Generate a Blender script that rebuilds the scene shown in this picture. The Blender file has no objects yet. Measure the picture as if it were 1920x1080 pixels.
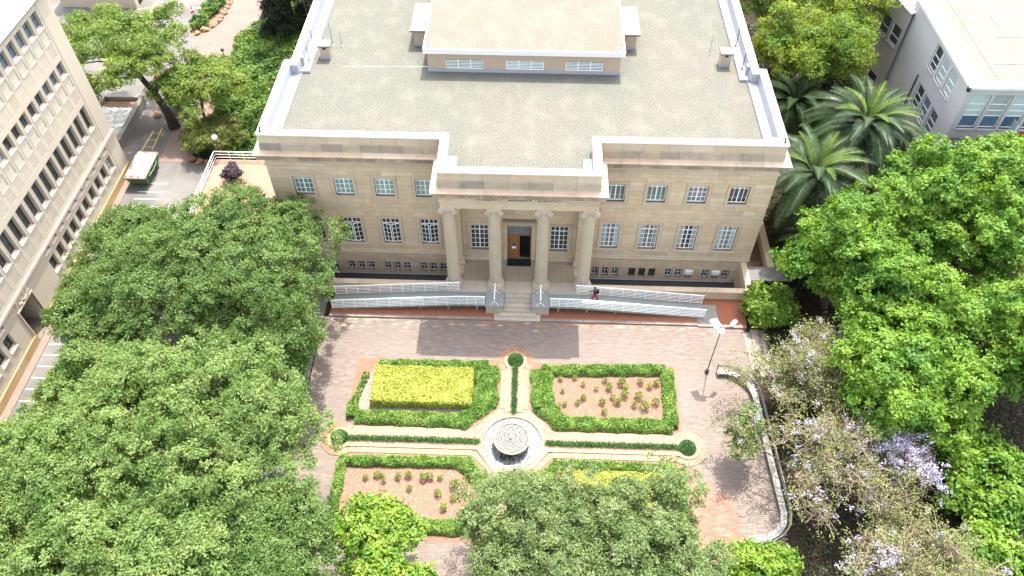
import bpy, bmesh, math, random
import numpy as np
from mathutils import Vector, Matrix

# ------------------------------------------------------------------ camera, light, exposure
scene = bpy.context.scene
COL = scene.collection
cam_d = bpy.data.cameras.new('camera')
cam = bpy.data.objects.new('camera', cam_d)
COL.objects.link(cam)
scene.camera = cam
cam_d.sensor_width = 36.0
cam_d.lens = 36.0 * 1449.57 / 1920.0
cam_d.clip_start = 0.5
cam_d.clip_end = 2000.0
cam.matrix_world = Matrix((
    (0.9994518877, -0.0257060414, 0.0208596180, 0.84990),
    (0.0330985771, 0.7637718218, -0.6446371757, -45.82307),
    (0.0006390815, 0.6449742658, 0.7642040225, 51.03597),
    (0, 0, 0, 1)))

SUN = Vector((0.12, 0.45, 1.0)).normalized()
world = bpy.data.worlds.new('World')
scene.world = world
world.use_nodes = True
wn = world.node_tree.nodes
wl = world.node_tree.links
wn.clear()
w_out = wn.new('ShaderNodeOutputWorld')
w_bg = wn.new('ShaderNodeBackground')
w_sky = wn.new('ShaderNodeTexSky')
w_sky.sky_type = 'NISHITA'
w_sky.sun_disc = False
w_sky.sun_elevation = math.asin(SUN.z)
w_sky.sun_rotation = math.atan2(SUN.x, SUN.y)
w_sky.air_density = 1.0
w_sky.dust_density = 3.0
w_sky.ozone_density = 0.6
w_bg.inputs['Strength'].default_value = 0.15
w_hs = wn.new('ShaderNodeHueSaturation')
w_hs.inputs['Saturation'].default_value = 0.45      # thin bright cloud: a paler sky
wl.new(w_sky.outputs[0], w_hs.inputs['Color'])
wl.new(w_hs.outputs[0], w_bg.inputs[0])
wl.new(w_bg.outputs[0], w_out.inputs[0])

sun_d = bpy.data.lights.new('sun', 'SUN')
sun_d.energy = 2.0
sun_d.angle = math.radians(0.55)
sun_d.color = (1.0, 0.94, 0.85)
sun = bpy.data.objects.new('sun', sun_d)
sun.rotation_euler = SUN.to_track_quat('Z', 'Y').to_euler()
sun.location = (10, 40, 90)
COL.objects.link(sun)

scene.view_settings.view_transform = 'Standard'
scene.view_settings.look = 'None'
scene.view_settings.gamma = 1.0
scene.view_settings.use_curve_mapping = False
scene.view_settings.exposure = 2.58

# ------------------------------------------------------------------ materials
class NT:
    def __init__(s, name):
        s.m = bpy.data.materials.new(name)
        s.m.use_nodes = True
        s.t = s.m.node_tree
        s.n = s.t.nodes
        s.bsdf = s.n['Principled BSDF']
        s.out = s.n['Material Output']
        s._pos = None
    def new(s, typ, **kw):
        nd = s.n.new(typ)
        for k, v in kw.items():
            if k in nd.inputs: nd.inputs[k].default_value = v
            else: setattr(nd, k, v)
        return nd
    def link(s, a, b): s.t.links.new(a, b)
    def pos(s, scale=(1, 1, 1), rot=(0, 0, 0), world=True):
        if world:
            g = s.new('ShaderNodeNewGeometry').outputs['Position']
        else:
            g = s.new('ShaderNodeTexCoord').outputs['Object']
        mp = s.new('ShaderNodeMapping')
        mp.inputs['Scale'].default_value = scale
        mp.inputs['Rotation'].default_value = rot
        s.link(g, mp.inputs[0])
        return mp.outputs[0]
    def noise(s, scale, detail=4, vec=None, rough=0.55):
        nd = s.new('ShaderNodeTexNoise')
        nd.inputs['Scale'].default_value = scale
        nd.inputs['Detail'].default_value = detail
        nd.inputs['Roughness'].default_value = rough
        s.link(vec if vec is not None else s.pos(), nd.inputs['Vector'])
        return nd.outputs[0]
    def ramp(s, fac, stops):
        r = s.new('ShaderNodeValToRGB')
        el = r.color_ramp.elements
        while len(el) < len(stops): el.new(0.5)
        for e, (p, c) in zip(el, stops):
            e.position = p
            e.color = (c[0], c[1], c[2], 1) if not isinstance(c, (int, float)) else (c, c, c, 1)
        s.link(fac, r.inputs[0])
        return r.outputs[0]
    def mix(s, fac, a, b, mode='MIX'):
        mx = s.new('ShaderNodeMix', data_type='RGBA', blend_type=mode)
        for sock, val in ((mx.inputs[0], fac), (mx.inputs[6], a), (mx.inputs[7], b)):
            if isinstance(val, (int, float)): sock.default_value = val
            elif isinstance(val, (tuple, list)): sock.default_value = (val[0], val[1], val[2], 1)
            else: s.link(val, sock)
        return mx.outputs[2]
    def math(s, op, a, b=0.0):
        nd = s.new('ShaderNodeMath', operation=op)
        for i, v in enumerate((a, b)):
            if isinstance(v, (int, float)): nd.inputs[i].default_value = v
            else: s.link(v, nd.inputs[i])
        return nd.outputs[0]
    def rnd(s):
        a = s.new('ShaderNodeObjectInfo').outputs['Random']
        b = s.new('ShaderNodeNewGeometry').outputs['Random Per Island']
        return s.math('FRACT', s.math('ADD', a, b))
    def bump(s, h, strength=0.3, dist=0.02):
        b = s.new('ShaderNodeBump')
        b.inputs['Strength'].default_value = strength
        b.inputs['Distance'].default_value = dist
        s.link(h, b.inputs['Height'])
        s.link(b.outputs[0], s.bsdf.inputs['Normal'])
    def fin(s, col, rough=0.8, spec=0.3, metal=0.0):
        i = s.bsdf.inputs['Base Color']
        if isinstance(col, (tuple, list)): i.default_value = (col[0], col[1], col[2], 1)
        else: s.link(col, i)
        s.bsdf.inputs['Roughness'].default_value = rough
        s.bsdf.inputs['Specular IOR Level'].default_value = spec
        s.bsdf.inputs['Metallic'].default_value = metal
        return s.m

def sc(c, k): return (c[0]*k, c[1]*k, c[2]*k)
KA = 0.70                     # one scale for every mineral surface: real-world base colours
def ka(name, c):
    if any(w in name for w in ('skin', 'globe', 'paper', 'cloth', 'glass', 'interior', 'bark', 'white_window', 'white_rail')): return c
    return sc(c, KA)

def m_plain(name, col, rough=0.7, var=0.12, nscale=2.0, fine=30.0, spec=0.3, metal=0.0, bump=0.15, island=0.0):
    col = ka(name, col)
    t = NT(name)
    n1 = t.noise(nscale, 5)
    n2 = t.noise(fine, 3)
    c = t.mix(n1, sc(col, 1-var*2), sc(col, 1+var*2))
    c = t.mix(t.math('MULTIPLY', n2, 0.5), c, sc(col, 1-var*1.5))
    if island:
        r = t.rnd()
        c = t.mix(1.0, c, t.ramp(r, [(0, 1-island), (1, 1+island*0.6)]), 'MULTIPLY')
    if bump: t.bump(n2, bump, 0.02)
    return t.fin(c, rough, spec, metal)

def m_stone(name, col, col2, stain=0.35, dark=(0.10, 0.085, 0.065), warm=True, streak=False, dirty=0.0, zband=None):
    col, col2, dark = sc(col, KA*1.1), sc(col2, KA*1.1), sc(dark, KA)
    t = NT(name)
    r = t.rnd()
    c = t.ramp(r, [(0, sc(col, 0.78)), (0.22, sc(col, 0.99)), (0.55, (col2[0]*1.0, col2[1]*0.95, col2[2]*0.86)), (0.8, sc(col2, 0.97)), (1, sc(col, 1.14))])
    if dirty:
        c = t.mix(t.ramp(t.math('FRACT', t.math('MULTIPLY', r, 7.31)), [(0.62, 0.0), (0.95, dirty)]), c, sc((col[0]*0.9, col[1]*0.95, col[2]*1.02), 0.52))
    v = t.pos((0.25, 0.25, 1.6))
    band = t.noise(2.2, 5, v)
    c = t.mix(t.math('MULTIPLY', band, 0.55), c, sc(col2, 0.82))
    fine = t.noise(26, 4)
    c = t.mix(t.math('MULTIPLY', fine, 0.3), c, sc(col, 0.7))
    ws = t.ramp(t.noise(1.0, 6, t.pos((1.3, 1.3, 0.22)), 0.6), [(0.50, 0.0), (0.72, 1.0)])
    c = t.mix(t.math('MULTIPLY', ws, 0.3), c, (col2[0]*0.78, col2[1]*0.62, col2[2]*0.46))
    sv = t.pos((1.2, 1.2, 0.16) if streak else (0.7, 0.7, 0.7))
    st = t.noise(1.5, 6, sv, 0.65)
    mask = t.ramp(st, [(0.5, 0.0), (0.74, 1.0)])
    c = t.mix(t.math('MULTIPLY', mask, stain), c, dark)
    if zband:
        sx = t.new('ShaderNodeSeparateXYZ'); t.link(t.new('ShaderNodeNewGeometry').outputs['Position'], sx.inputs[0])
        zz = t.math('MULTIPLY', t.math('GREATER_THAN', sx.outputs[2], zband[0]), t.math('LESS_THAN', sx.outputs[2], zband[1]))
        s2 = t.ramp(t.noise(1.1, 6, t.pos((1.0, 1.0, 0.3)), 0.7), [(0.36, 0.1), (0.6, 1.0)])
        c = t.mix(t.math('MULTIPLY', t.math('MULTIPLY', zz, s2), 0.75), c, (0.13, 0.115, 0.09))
    t.bump(fine, 0.25, 0.012)
    return t.fin(c, 0.85, 0.2)

def m_leaf(name, c1, c2, trans=0.35, clump=0.55, rough=0.45, c3=None, spec=0.18):
    t = NT(name)
    r = t.rnd()
    n = t.noise(clump, 2)
    base = t.mix(t.ramp(n, [(0.35, 0.0), (0.65, 1.0)]), c1, c2)
    v = t.ramp(r, [(0, 0.64), (0.6, 1.0), (1, 1.26)])
    col = t.mix(1.0, base, v, 'MULTIPLY')
    if c3: col = t.mix(t.ramp(r, [(0.86, 0.0), (0.93, 1.0)]), col, c3)
    t.link(col, t.bsdf.inputs['Base Color'])
    t.bsdf.inputs['Roughness'].default_value = rough
    t.bsdf.inputs['Specular IOR Level'].default_value = spec
    tr = t.new('ShaderNodeBsdfTranslucent')
    t.link(t.mix(1.0, col, (1.25, 1.25, 0.6), 'MULTIPLY'), tr.inputs[0])
    mx = t.new('ShaderNodeMixShader')
    mx.inputs[0].default_value = trans
    t.link(t.bsdf.outputs[0], mx.inputs[1])
    t.link(tr.outputs[0], mx.inputs[2])
    t.link(mx.outputs[0], t.out.inputs[0])
    return t.m

M = {}
SANDC, SANDC2 = (0.72, 0.575, 0.405), (0.71, 0.555, 0.37)
M['stone'] = m_stone('sandstone_ashlar', SANDC, SANDC2, 0.2)
M['stone_weather'] = m_stone('sandstone_weathered', (0.56, 0.48, 0.37), (0.54, 0.45, 0.33), 0.55, (0.17, 0.15, 0.12), dirty=1.0)
M['stone_trim'] = m_stone('sandstone_trim', (0.67, 0.55, 0.41), (0.66, 0.53, 0.37), 0.16)
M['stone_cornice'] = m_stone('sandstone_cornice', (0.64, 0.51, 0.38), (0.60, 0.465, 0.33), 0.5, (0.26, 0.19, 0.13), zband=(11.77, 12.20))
M['stone_column'] = m_stone('sandstone_column', (0.60, 0.525, 0.41), (0.58, 0.50, 0.38), 0.18)
M['mortar'] = m_plain('mortar_joint', (0.24, 0.19, 0.13), 0.95, 0.1)
M['stone_floor'] = m_plain('flagstone', (0.42, 0.33, 0.235), 0.75, 0.14, 0.8, 20, island=0.12)
M['stone_step'] = m_plain('step_stone', (0.52, 0.45, 0.35), 0.8, 0.10, 0.9, 20, island=0.08)
M['white_paint'] = m_plain('white_coping_paint', (0.80, 0.80, 0.78), 0.6, 0.04, 0.8, 14)
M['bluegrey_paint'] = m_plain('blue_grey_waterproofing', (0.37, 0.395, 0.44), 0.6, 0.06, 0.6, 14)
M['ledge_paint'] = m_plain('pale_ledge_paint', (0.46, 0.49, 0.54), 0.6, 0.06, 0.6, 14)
M['white_frame'] = m_plain('white_window_paint', (0.78, 0.79, 0.78), 0.5, 0.03, 1, 10, bump=0)
M['white_rail'] = m_plain('white_rail_paint', (0.78, 0.80, 0.80), 0.45, 0.04, 1, 10, bump=0)
M['dark_metal'] = m_plain('dark_metal', (0.045, 0.05, 0.05), 0.5, 0.1, 1, 20, bump=0)
M['black'] = m_plain('black_rubber', (0.015, 0.02, 0.018), 0.8, 0.1, 2, 30, bump=0)
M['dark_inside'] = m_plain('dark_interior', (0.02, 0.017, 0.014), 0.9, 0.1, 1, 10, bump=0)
M['wood'] = None
t = NT('varnished_door_wood')
nv = t.noise(3.0, 5, t.pos((6, 6, 0.5)))
M['wood'] = t.fin(t.mix(nv, (0.16, 0.065, 0.025), (0.36, 0.16, 0.06)), 0.45, 0.4)
def m_glass(name, col, rough=0.08, var=0.5):
    t = NT(name)
    r = t.rnd()
    n = t.noise(0.9, 3)
    c = t.mix(n, sc(col, 1-var), sc(col, 1+var))
    c = t.mix(1.0, c, t.ramp(r, [(0, 0.75), (1, 1.2)]), 'MULTIPLY')
    return t.fin(c, rough, 0.6)
M['glass_dark'] = m_glass('dark_window_glass', (0.035, 0.042, 0.045))
M['glass_grey'] = m_glass('grey_window_glass', (0.15, 0.168, 0.175))
M['glass_green'] = m_glass('green_window_glass', (0.16, 0.25, 0.22), 0.1, 0.35)
M['glass_blue'] = m_glass('blue_blind_glass', (0.10, 0.145, 0.18), 0.12, 0.25)
M['glass_blind'] = m_glass('pale_blind_glass', (0.36, 0.42, 0.42), 0.15, 0.2)
M['glass_deep'] = m_glass('deep_blue_glass', (0.06, 0.12, 0.18), 0.1, 0.25)

def m_gravel(name, c1, c2, c3):
    c1, c2 = sc(c1, KA), sc(c2, KA)
    t = NT(name)
    sp = t.noise(9.0, 6, None, 0.75)
    c = t.ramp(sp, [(0.34, sc(c1, 0.55)), (0.47, c1), (0.56, c2), (0.68, sc(c2, 1.35))])
    big = t.noise(0.12, 4)
    c = t.mix(t.ramp(big, [(0.35, 0.0), (0.65, 0.8)]), c, t.mix(1.0, c, c3, 'MULTIPLY'))
    mid = t.noise(0.7, 5, t.pos((1.0, 0.7, 1.0)))
    c = t.mix(t.ramp(mid, [(0.48, 0.0), (0.75, 0.5)]), c, sc(c2, 1.15))
    t.bump(sp, 0.7, 0.04)
    return t.fin(c, 0.95, 0.15)
M['gravel'] = m_gravel('roof_gravel', (0.132, 0.127, 0.105), (0.182, 0.173, 0.142), (0.84, 0.93, 0.95))
M['gravel_pent'] = m_gravel('upper_roof_gravel', (0.155, 0.143, 0.117), (0.205, 0.187, 0.152), (0.94, 0.94, 0.92))

M['render_pent'] = m_plain('beige_render', (0.50, 0.39, 0.285), 0.85, 0.05, 0.9, 30)
M['slab_grey'] = m_plain('grey_lid', (0.19, 0.18, 0.175), 0.8, 0.08, 1.5, 20)
M['concrete'] = m_plain('concrete', (0.28, 0.265, 0.23), 0.9, 0.12, 0.7, 12)
M['concrete_green'] = m_plain('ramp_concrete', (0.27, 0.30, 0.27), 0.85, 0.10, 0.6, 12)
M['concrete_ped'] = m_plain('pedestal_concrete', (0.34, 0.345, 0.33), 0.85, 0.08, 0.8, 14)
M['area_floor'] = m_plain('areaway_floor', (0.085, 0.08, 0.085), 0.6, 0.35, 0.45, 6)

def m_brickish(name, cols, sx, sy, mortar, rough=0.9, rot=0.0, msize=0.03, patch=None):
    cols = [sc(c, KA) for c in cols]; mortar = sc(mortar, KA)
    t = NT(name)
    v = t.pos((1, 1, 1), (0, 0, rot))
    b = t.new('ShaderNodeTexBrick')
    t.link(v, b.inputs['Vector'])
    b.inputs['Color1'].default_value = (*cols[0], 1)
    b.inputs['Color2'].default_value = (*cols[1], 1)
    b.inputs['Mortar'].default_value = (*mortar, 1)
    b.inputs['Scale'].default_value = 1.0
    b.inputs['Mortar Size'].default_value = msize * min(sx, sy)
    b.inputs['Brick Width'].default_value = sx
    b.inputs['Row Height'].default_value = sy
    c = b.outputs[0]
    n = t.noise(0.5, 5)
    c = t.mix(t.ramp(n, [(0.35, 0.0), (0.75, 0.7)]), c, cols[2])
    f = t.noise(14, 4)
    c = t.mix(t.math('MULTIPLY', f, 0.35), c, sc(cols[0], 0.7))
    t.bump(b.outputs[1], -0.3, 0.01)
    return t.fin(c, rough, 0.2)
M['brick_orange'] = m_brickish('orange_brick_paving', ((0.36, 0.125, 0.062), (0.31, 0.105, 0.052), (0.27, 0.11, 0.065)), 0.11, 0.45, (0.30, 0.16, 0.10), msize=0.08)
M['brick_path'] = m_brickish('pink_brick_path', ((0.24, 0.17, 0.145), (0.20, 0.135, 0.11), (0.27, 0.205, 0.175)), 0.5, 0.16, (0.25, 0.17, 0.14), rot=0.9, msize=0.1)

def m_paver(name, cols, patch, amount=0.7):
    cols = [sc(c, KA) for c in cols]; patch = sc(patch, KA)
    t = NT(name)
    r = t.rnd()
    c = t.ramp(r, [(0, cols[0]), (0.4, cols[1]), (0.75, cols[2]), (1, sc(cols[2], 1.2))])
    n = t.noise(0.28, 6)
    c = t.mix(t.math('MULTIPLY', t.ramp(n, [(0.38, 0.0), (0.68, 1.0)]), amount), c, patch)
    f = t.noise(5, 5)
    c = t.mix(t.math('MULTIPLY', f, 0.45), c, sc(patch, 0.82))
    f2 = t.noise(40, 3)
    t.bump(f2, 0.2, 0.01)
    return t.fin(c, 0.9, 0.2)
M['paver'] = m_paver('grey_pink_paver', ((0.190, 0.148, 0.126), (0.222, 0.174, 0.149), (0.248, 0.20, 0.172)), (0.243, 0.203, 0.178))
M['paver_red'] = m_paver('red_paver', ((0.27, 0.125, 0.085), (0.32, 0.16, 0.11), (0.36, 0.20, 0.15)), (0.28, 0.175, 0.135), 0.35)
M['paver_pale'] = m_paver('pale_paver', ((0.38, 0.27, 0.19), (0.46, 0.36, 0.27), (0.52, 0.45, 0.36)), (0.40, 0.30, 0.23), 0.3)
M['kerb'] = m_plain('kerb_stone', (0.32, 0.265, 0.23), 0.9, 0.14, 0.8, 12, island=0.15)
M['cream'] = m_plain('cream_paving', (0.36, 0.272, 0.175), 0.85, 0.06, 0.6, 16, island=0.06)
M['cream_brick'] = m_plain('cream_border_brick', (0.345, 0.245, 0.165), 0.9, 0.10, 0.6, 16, island=0.14)
M['orange_brick'] = m_plain('orange_border_brick', (0.36, 0.18, 0.115), 0.9, 0.12, 0.9, 16, island=0.2)
def m_soil(name, a, b, c):
    a, b, c = sc(a, KA), sc(b, KA), sc(c, KA)
    t = NT(name)
    n = t.noise(3.2, 6, None, 0.7)
    col = t.ramp(n, [(0.35, a), (0.55, b), (0.72, c)])
    f = t.noise(22, 4)
    col = t.mix(t.ramp(f, [(0.58, 0), (0.7, 0.6)]), col, sc(c, 1.35))
    t.bump(n, 0.8, 0.06)
    return t.fin(col, 0.95, 0.1)
M['soil'] = m_soil('red_soil', (0.215, 0.125, 0.086), (0.26, 0.158, 0.112), (0.31, 0.205, 0.155))
M['mulch'] = m_soil('grey_mulch', (0.20, 0.17, 0.135), (0.28, 0.24, 0.20), (0.34, 0.30, 0.26))
M['earth'] = m_soil('dark_garden_earth', (0.022, 0.016, 0.012), (0.04, 0.028, 0.02), (0.075, 0.052, 0.038))
def m_asphalt(name, k=1.0):
    t = NT(name)
    n = t.noise(30, 4)
    b = t.noise(0.25, 5)
    c = t.mix(t.ramp(b, [(0.35, 0), (0.7, 1)]), sc((0.105, 0.096, 0.088), k), sc((0.20, 0.185, 0.17), k))
    c = t.mix(t.math('MULTIPLY', n, 0.5), c, sc((0.16, 0.155, 0.15), k))
    t.bump(n, 0.4, 0.01)
    return t.fin(c, 0.9, 0.2)
M['asphalt'] = m_asphalt('asphalt', 0.78)
M['pavement'] = m_plain('pavement_brick', (0.24, 0.19, 0.155), 0.9, 0.12, 0.6, 16)
M['line_white'] = m_plain('white_line_paint', (0.72, 0.72, 0.68), 0.8, 0.12, 2.0, 14)
M['line_yellow'] = m_plain('yellow_line_paint', (0.62, 0.46, 0.13), 0.8, 0.14, 2.0, 14)
M['debris'] = m_plain('white_debris', (0.78, 0.77, 0.74), 0.8, 0.08, 2.5, 9)
M['lb_wall'] = m_plain('office_concrete', (0.56, 0.49, 0.385), 0.85, 0.05, 0.5, 24)
M['lb_panel'] = m_plain('office_spandrel', (0.525, 0.455, 0.36), 0.85, 0.07, 1.2, 18, island=0.06)
M['lb_white'] = m_plain('office_pale_panel', (0.56, 0.495, 0.395), 0.85, 0.05, 1.2, 18)
M['lb_sill'] = m_plain('office_sill', (0.66, 0.53, 0.42), 0.8, 0.06, 1, 18)
M['lb_plinth'] = m_stone('office_orange_plinth', (0.50, 0.32, 0.15), (0.58, 0.40, 0.22), 0.35, (0.32, 0.16, 0.06))
M['lb_ledge'] = m_plain('office_ledge', (0.64, 0.52, 0.38), 0.85, 0.06, 0.7, 18)
M['rb_wall'] = m_plain('white_render', (0.56, 0.545, 0.53), 0.85, 0.05, 0.5, 24)
M['rb_beige'] = m_plain('beige_wing_render', (0.46, 0.415, 0.36), 0.85, 0.06, 0.5, 24)
M['terrace'] = m_brickish('pale_terrace_brick', ((0.40, 0.235, 0.17), (0.36, 0.20, 0.145), (0.38, 0.24, 0.18)), 0.22, 0.11, (0.32, 0.2, 0.15), msize=0.08)
M['passage'] = m_plain('brown_passage_floor', (0.12, 0.062, 0.038), 0.9, 0.15, 0.8, 16)
M['rb_roof'] = m_plain('pink_roof_tile', (0.265, 0.178, 0.152), 0.9, 0.07, 0.5, 18, island=0.07)
M['rb_joint'] = m_plain('roof_tile_joint', (0.19, 0.135, 0.115), 0.9, 0.07, 0.5, 18)
M['red_paint'] = m_plain('red_paint', (0.48, 0.035, 0.03), 0.6, 0.08, 1, 16)
M['bark'] = m_plain('bark', (0.085, 0.060, 0.042), 0.95, 0.25, 3, 22, bump=0.6)
M['bark_dark'] = m_plain('dark_bark', (0.04, 0.031, 0.024), 0.95, 0.25, 3, 22, bump=0.6)
M['twig'] = m_plain('tan_twig', (0.30, 0.225, 0.165), 0.9, 0.2, 2, 20)
M['twig_grey'] = m_plain('grey_twig', (0.34, 0.31, 0.27), 0.9, 0.2, 2, 20)
M['rock'] = m_plain('reddish_rock', (0.40, 0.22, 0.13), 0.95, 0.2, 1.5, 10, bump=0.6)
M['skip_green'] = m_plain('green_skip_paint', (0.10, 0.20, 0.09), 0.6, 0.2, 1.5, 12)
M['rust'] = m_plain('rusty_rim', (0.30, 0.19, 0.155), 0.8, 0.2, 2, 14)
M['orange'] = m_plain('cone_plastic', (0.65, 0.07, 0.03), 0.5, 0.05, 2, 10, bump=0)
M['globe'] = m_plain('opal_globe', (0.82, 0.80, 0.72), 0.35, 0.02, 1, 8, bump=0)
M['bench'] = m_plain('bench_concrete', (0.36, 0.355, 0.325), 0.85, 0.14, 0.9, 10)
M['skin'] = m_plain('brown_skin', (0.16, 0.08, 0.05), 0.5, 0.05, 4, 30, bump=0)
M['black_cloth'] = m_plain('black_cloth', (0.016, 0.016, 0.018), 0.9, 0.2, 6, 40)
M['red_cloth'] = m_plain('red_trouser_cloth', (0.50, 0.022, 0.045), 0.85, 0.1, 6, 40)
M['paper_white'] = m_plain('white_paper', (0.78, 0.78, 0.76), 0.7, 0.02, 2, 8, bump=0)
M['paper_blue'] = m_plain('blue_poster', (0.09, 0.12, 0.26), 0.6, 0.2, 8, 20, bump=0)
M['steel'] = m_plain('grey_steel_pole', (0.30, 0.30, 0.30), 0.45, 0.1, 2, 14, bump=0, spec=0.5)
M['letter'] = m_plain('dark_bronze_letter', (0.035, 0.028, 0.022), 0.5, 0.1, 2, 14, bump=0)

t = NT('rippled_pool_water')
v1 = t.noise(3.2, 4, t.pos((1.0, 0.55, 1)))
c = t.ramp(v1, [(0.36, (0.03, 0.034, 0.038)), (0.5, (0.06, 0.066, 0.07)), (0.62, (0.17, 0.18, 0.185))])
t.bump(t.noise(5, 4, t.pos((1.0, 0.6, 1))), 0.9, 0.12)
M['water'] = t.fin(c, 0.2, 0.6)
t = NT('bowl_water')
wv = t.new('ShaderNodeTexWave', wave_type='RINGS', rings_direction='SPHERICAL')
wv.inputs['Scale'].default_value = 1.7
wv.inputs['Distortion'].default_value = 7.0
wv.inputs['Detail'].default_value = 3.0
wv.inputs['Detail Scale'].default_value = 2.5
t.link(t.pos(world=False), wv.inputs['Vector'])
c = t.ramp(wv.outputs[1], [(0.0, (0.05, 0.048, 0.04)), (0.35, (0.12, 0.118, 0.105)), (0.8, (0.2, 0.197, 0.182))])
t.bump(wv.outputs[1], 0.7, 0.06)
M['bowl_water'] = t.fin(c, 0.45, 0.25)

M['leaf_left'] = m_leaf('broadleaf_green', (0.072, 0.134, 0.032), (0.130, 0.196, 0.054), 0.38, 0.5, 0.55)
M['leaf_left2'] = m_leaf('broadleaf_green_light', (0.100, 0.172, 0.042), (0.180, 0.250, 0.075), 0.38, 0.45, 0.55)
M['leaf_mid'] = m_leaf('grey_green_leaf', (0.110, 0.155, 0.056), (0.195, 0.235, 0.10), 0.36, 0.6, 0.5)
M['leaf_bright'] = m_leaf('plane_leaf', (0.060, 0.148, 0.018), (0.165, 0.275, 0.034), 0.38, 0.4, 0.5)
M['leaf_yellowgreen'] = m_leaf('yellow_green_leaf', (0.10, 0.19, 0.018), (0.24, 0.27, 0.022), 0.40, 0.3, 0.5)
M['leaf_feather'] = m_leaf('feathery_leaf', (0.085, 0.145, 0.025), (0.185, 0.25, 0.048), 0.40, 0.35, 0.5)
M['leaf_dark'] = m_leaf('dark_conifer_leaf', (0.008, 0.014, 0.007), (0.016, 0.026, 0.010), 0.1, 0.6, 0.6)
M['leaf_olive'] = m_leaf('olive_leaf', (0.10, 0.125, 0.035), (0.20, 0.19, 0.07), 0.3, 0.6, 0.5)
M['leaf_jac'] = m_leaf('jacaranda_leaf', (0.12, 0.17, 0.05), (0.22, 0.23, 0.085), 0.35, 0.7, 0.5)
M['leaf_shrub'] = m_leaf('shrub_leaf', (0.085, 0.185, 0.020), (0.21, 0.31, 0.045), 0.35, 0.8, 0.4)
M['leaf_ground'] = m_leaf('ground_cover_leaf', (0.035, 0.085, 0.016), (0.125, 0.215, 0.035), 0.3, 0.5, 0.45)
M['leaf_hedge'] = m_leaf('hedge_leaf', (0.085, 0.175, 0.030), (0.19, 0.285, 0.062), 0.3, 1.2, 0.45)
M['leaf_yellow'] = m_leaf('golden_hedge_leaf', (0.28, 0.31, 0.05), (0.39, 0.40, 0.085), 0.3, 0.9, 0.45)
M['leaf_grass'] = m_leaf('mondo_grass', (0.045, 0.115, 0.035), (0.085, 0.17, 0.05), 0.25, 2.0, 0.5)
M['leaf_rose'] = m_leaf('rose_leaf', (0.12, 0.17, 0.03), (0.24, 0.29, 0.06), 0.3, 2.0, 0.45, (0.24, 0.13, 0.06))
M['leaf_purple'] = m_leaf('purple_leaf', (0.045, 0.030, 0.042), (0.085, 0.062, 0.080), 0.2, 1.0, 0.5)
M['flower'] = m_leaf('violet_blossom', (0.37, 0.33, 0.50), (0.47, 0.44, 0.58), 0.4, 0.8, 0.7)
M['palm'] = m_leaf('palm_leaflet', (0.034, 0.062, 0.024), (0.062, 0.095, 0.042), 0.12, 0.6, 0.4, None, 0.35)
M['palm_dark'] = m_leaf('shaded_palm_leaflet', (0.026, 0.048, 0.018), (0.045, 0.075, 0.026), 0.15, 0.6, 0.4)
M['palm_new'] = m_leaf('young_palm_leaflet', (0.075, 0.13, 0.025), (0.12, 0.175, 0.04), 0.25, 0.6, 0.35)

# ------------------------------------------------------------------ object helpers
ORIGIN = {}
def link(o, parent=None):
    COL.objects.link(o)
    if parent is not None: o.parent = parent
    return o
def org(parent):
    if parent is None: return Vector((0, 0, 0))
    return ORIGIN[parent.name]
def tag(o, label=None, cat=None, group=None, kind=None):
    if label: o['label'] = label
    if cat: o['category'] = cat
    if group: o['group'] = group
    if kind: o['kind'] = kind
    return o
def thing(name, label, cat, loc=(0, 0, 0), group=None):
    o = bpy.data.objects.new(name, None)
    o.empty_display_size = 0.5
    o.location = loc
    link(o)
    ORIGIN[o.name] = Vector(loc)
    return tag(o, label, cat, group)

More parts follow.
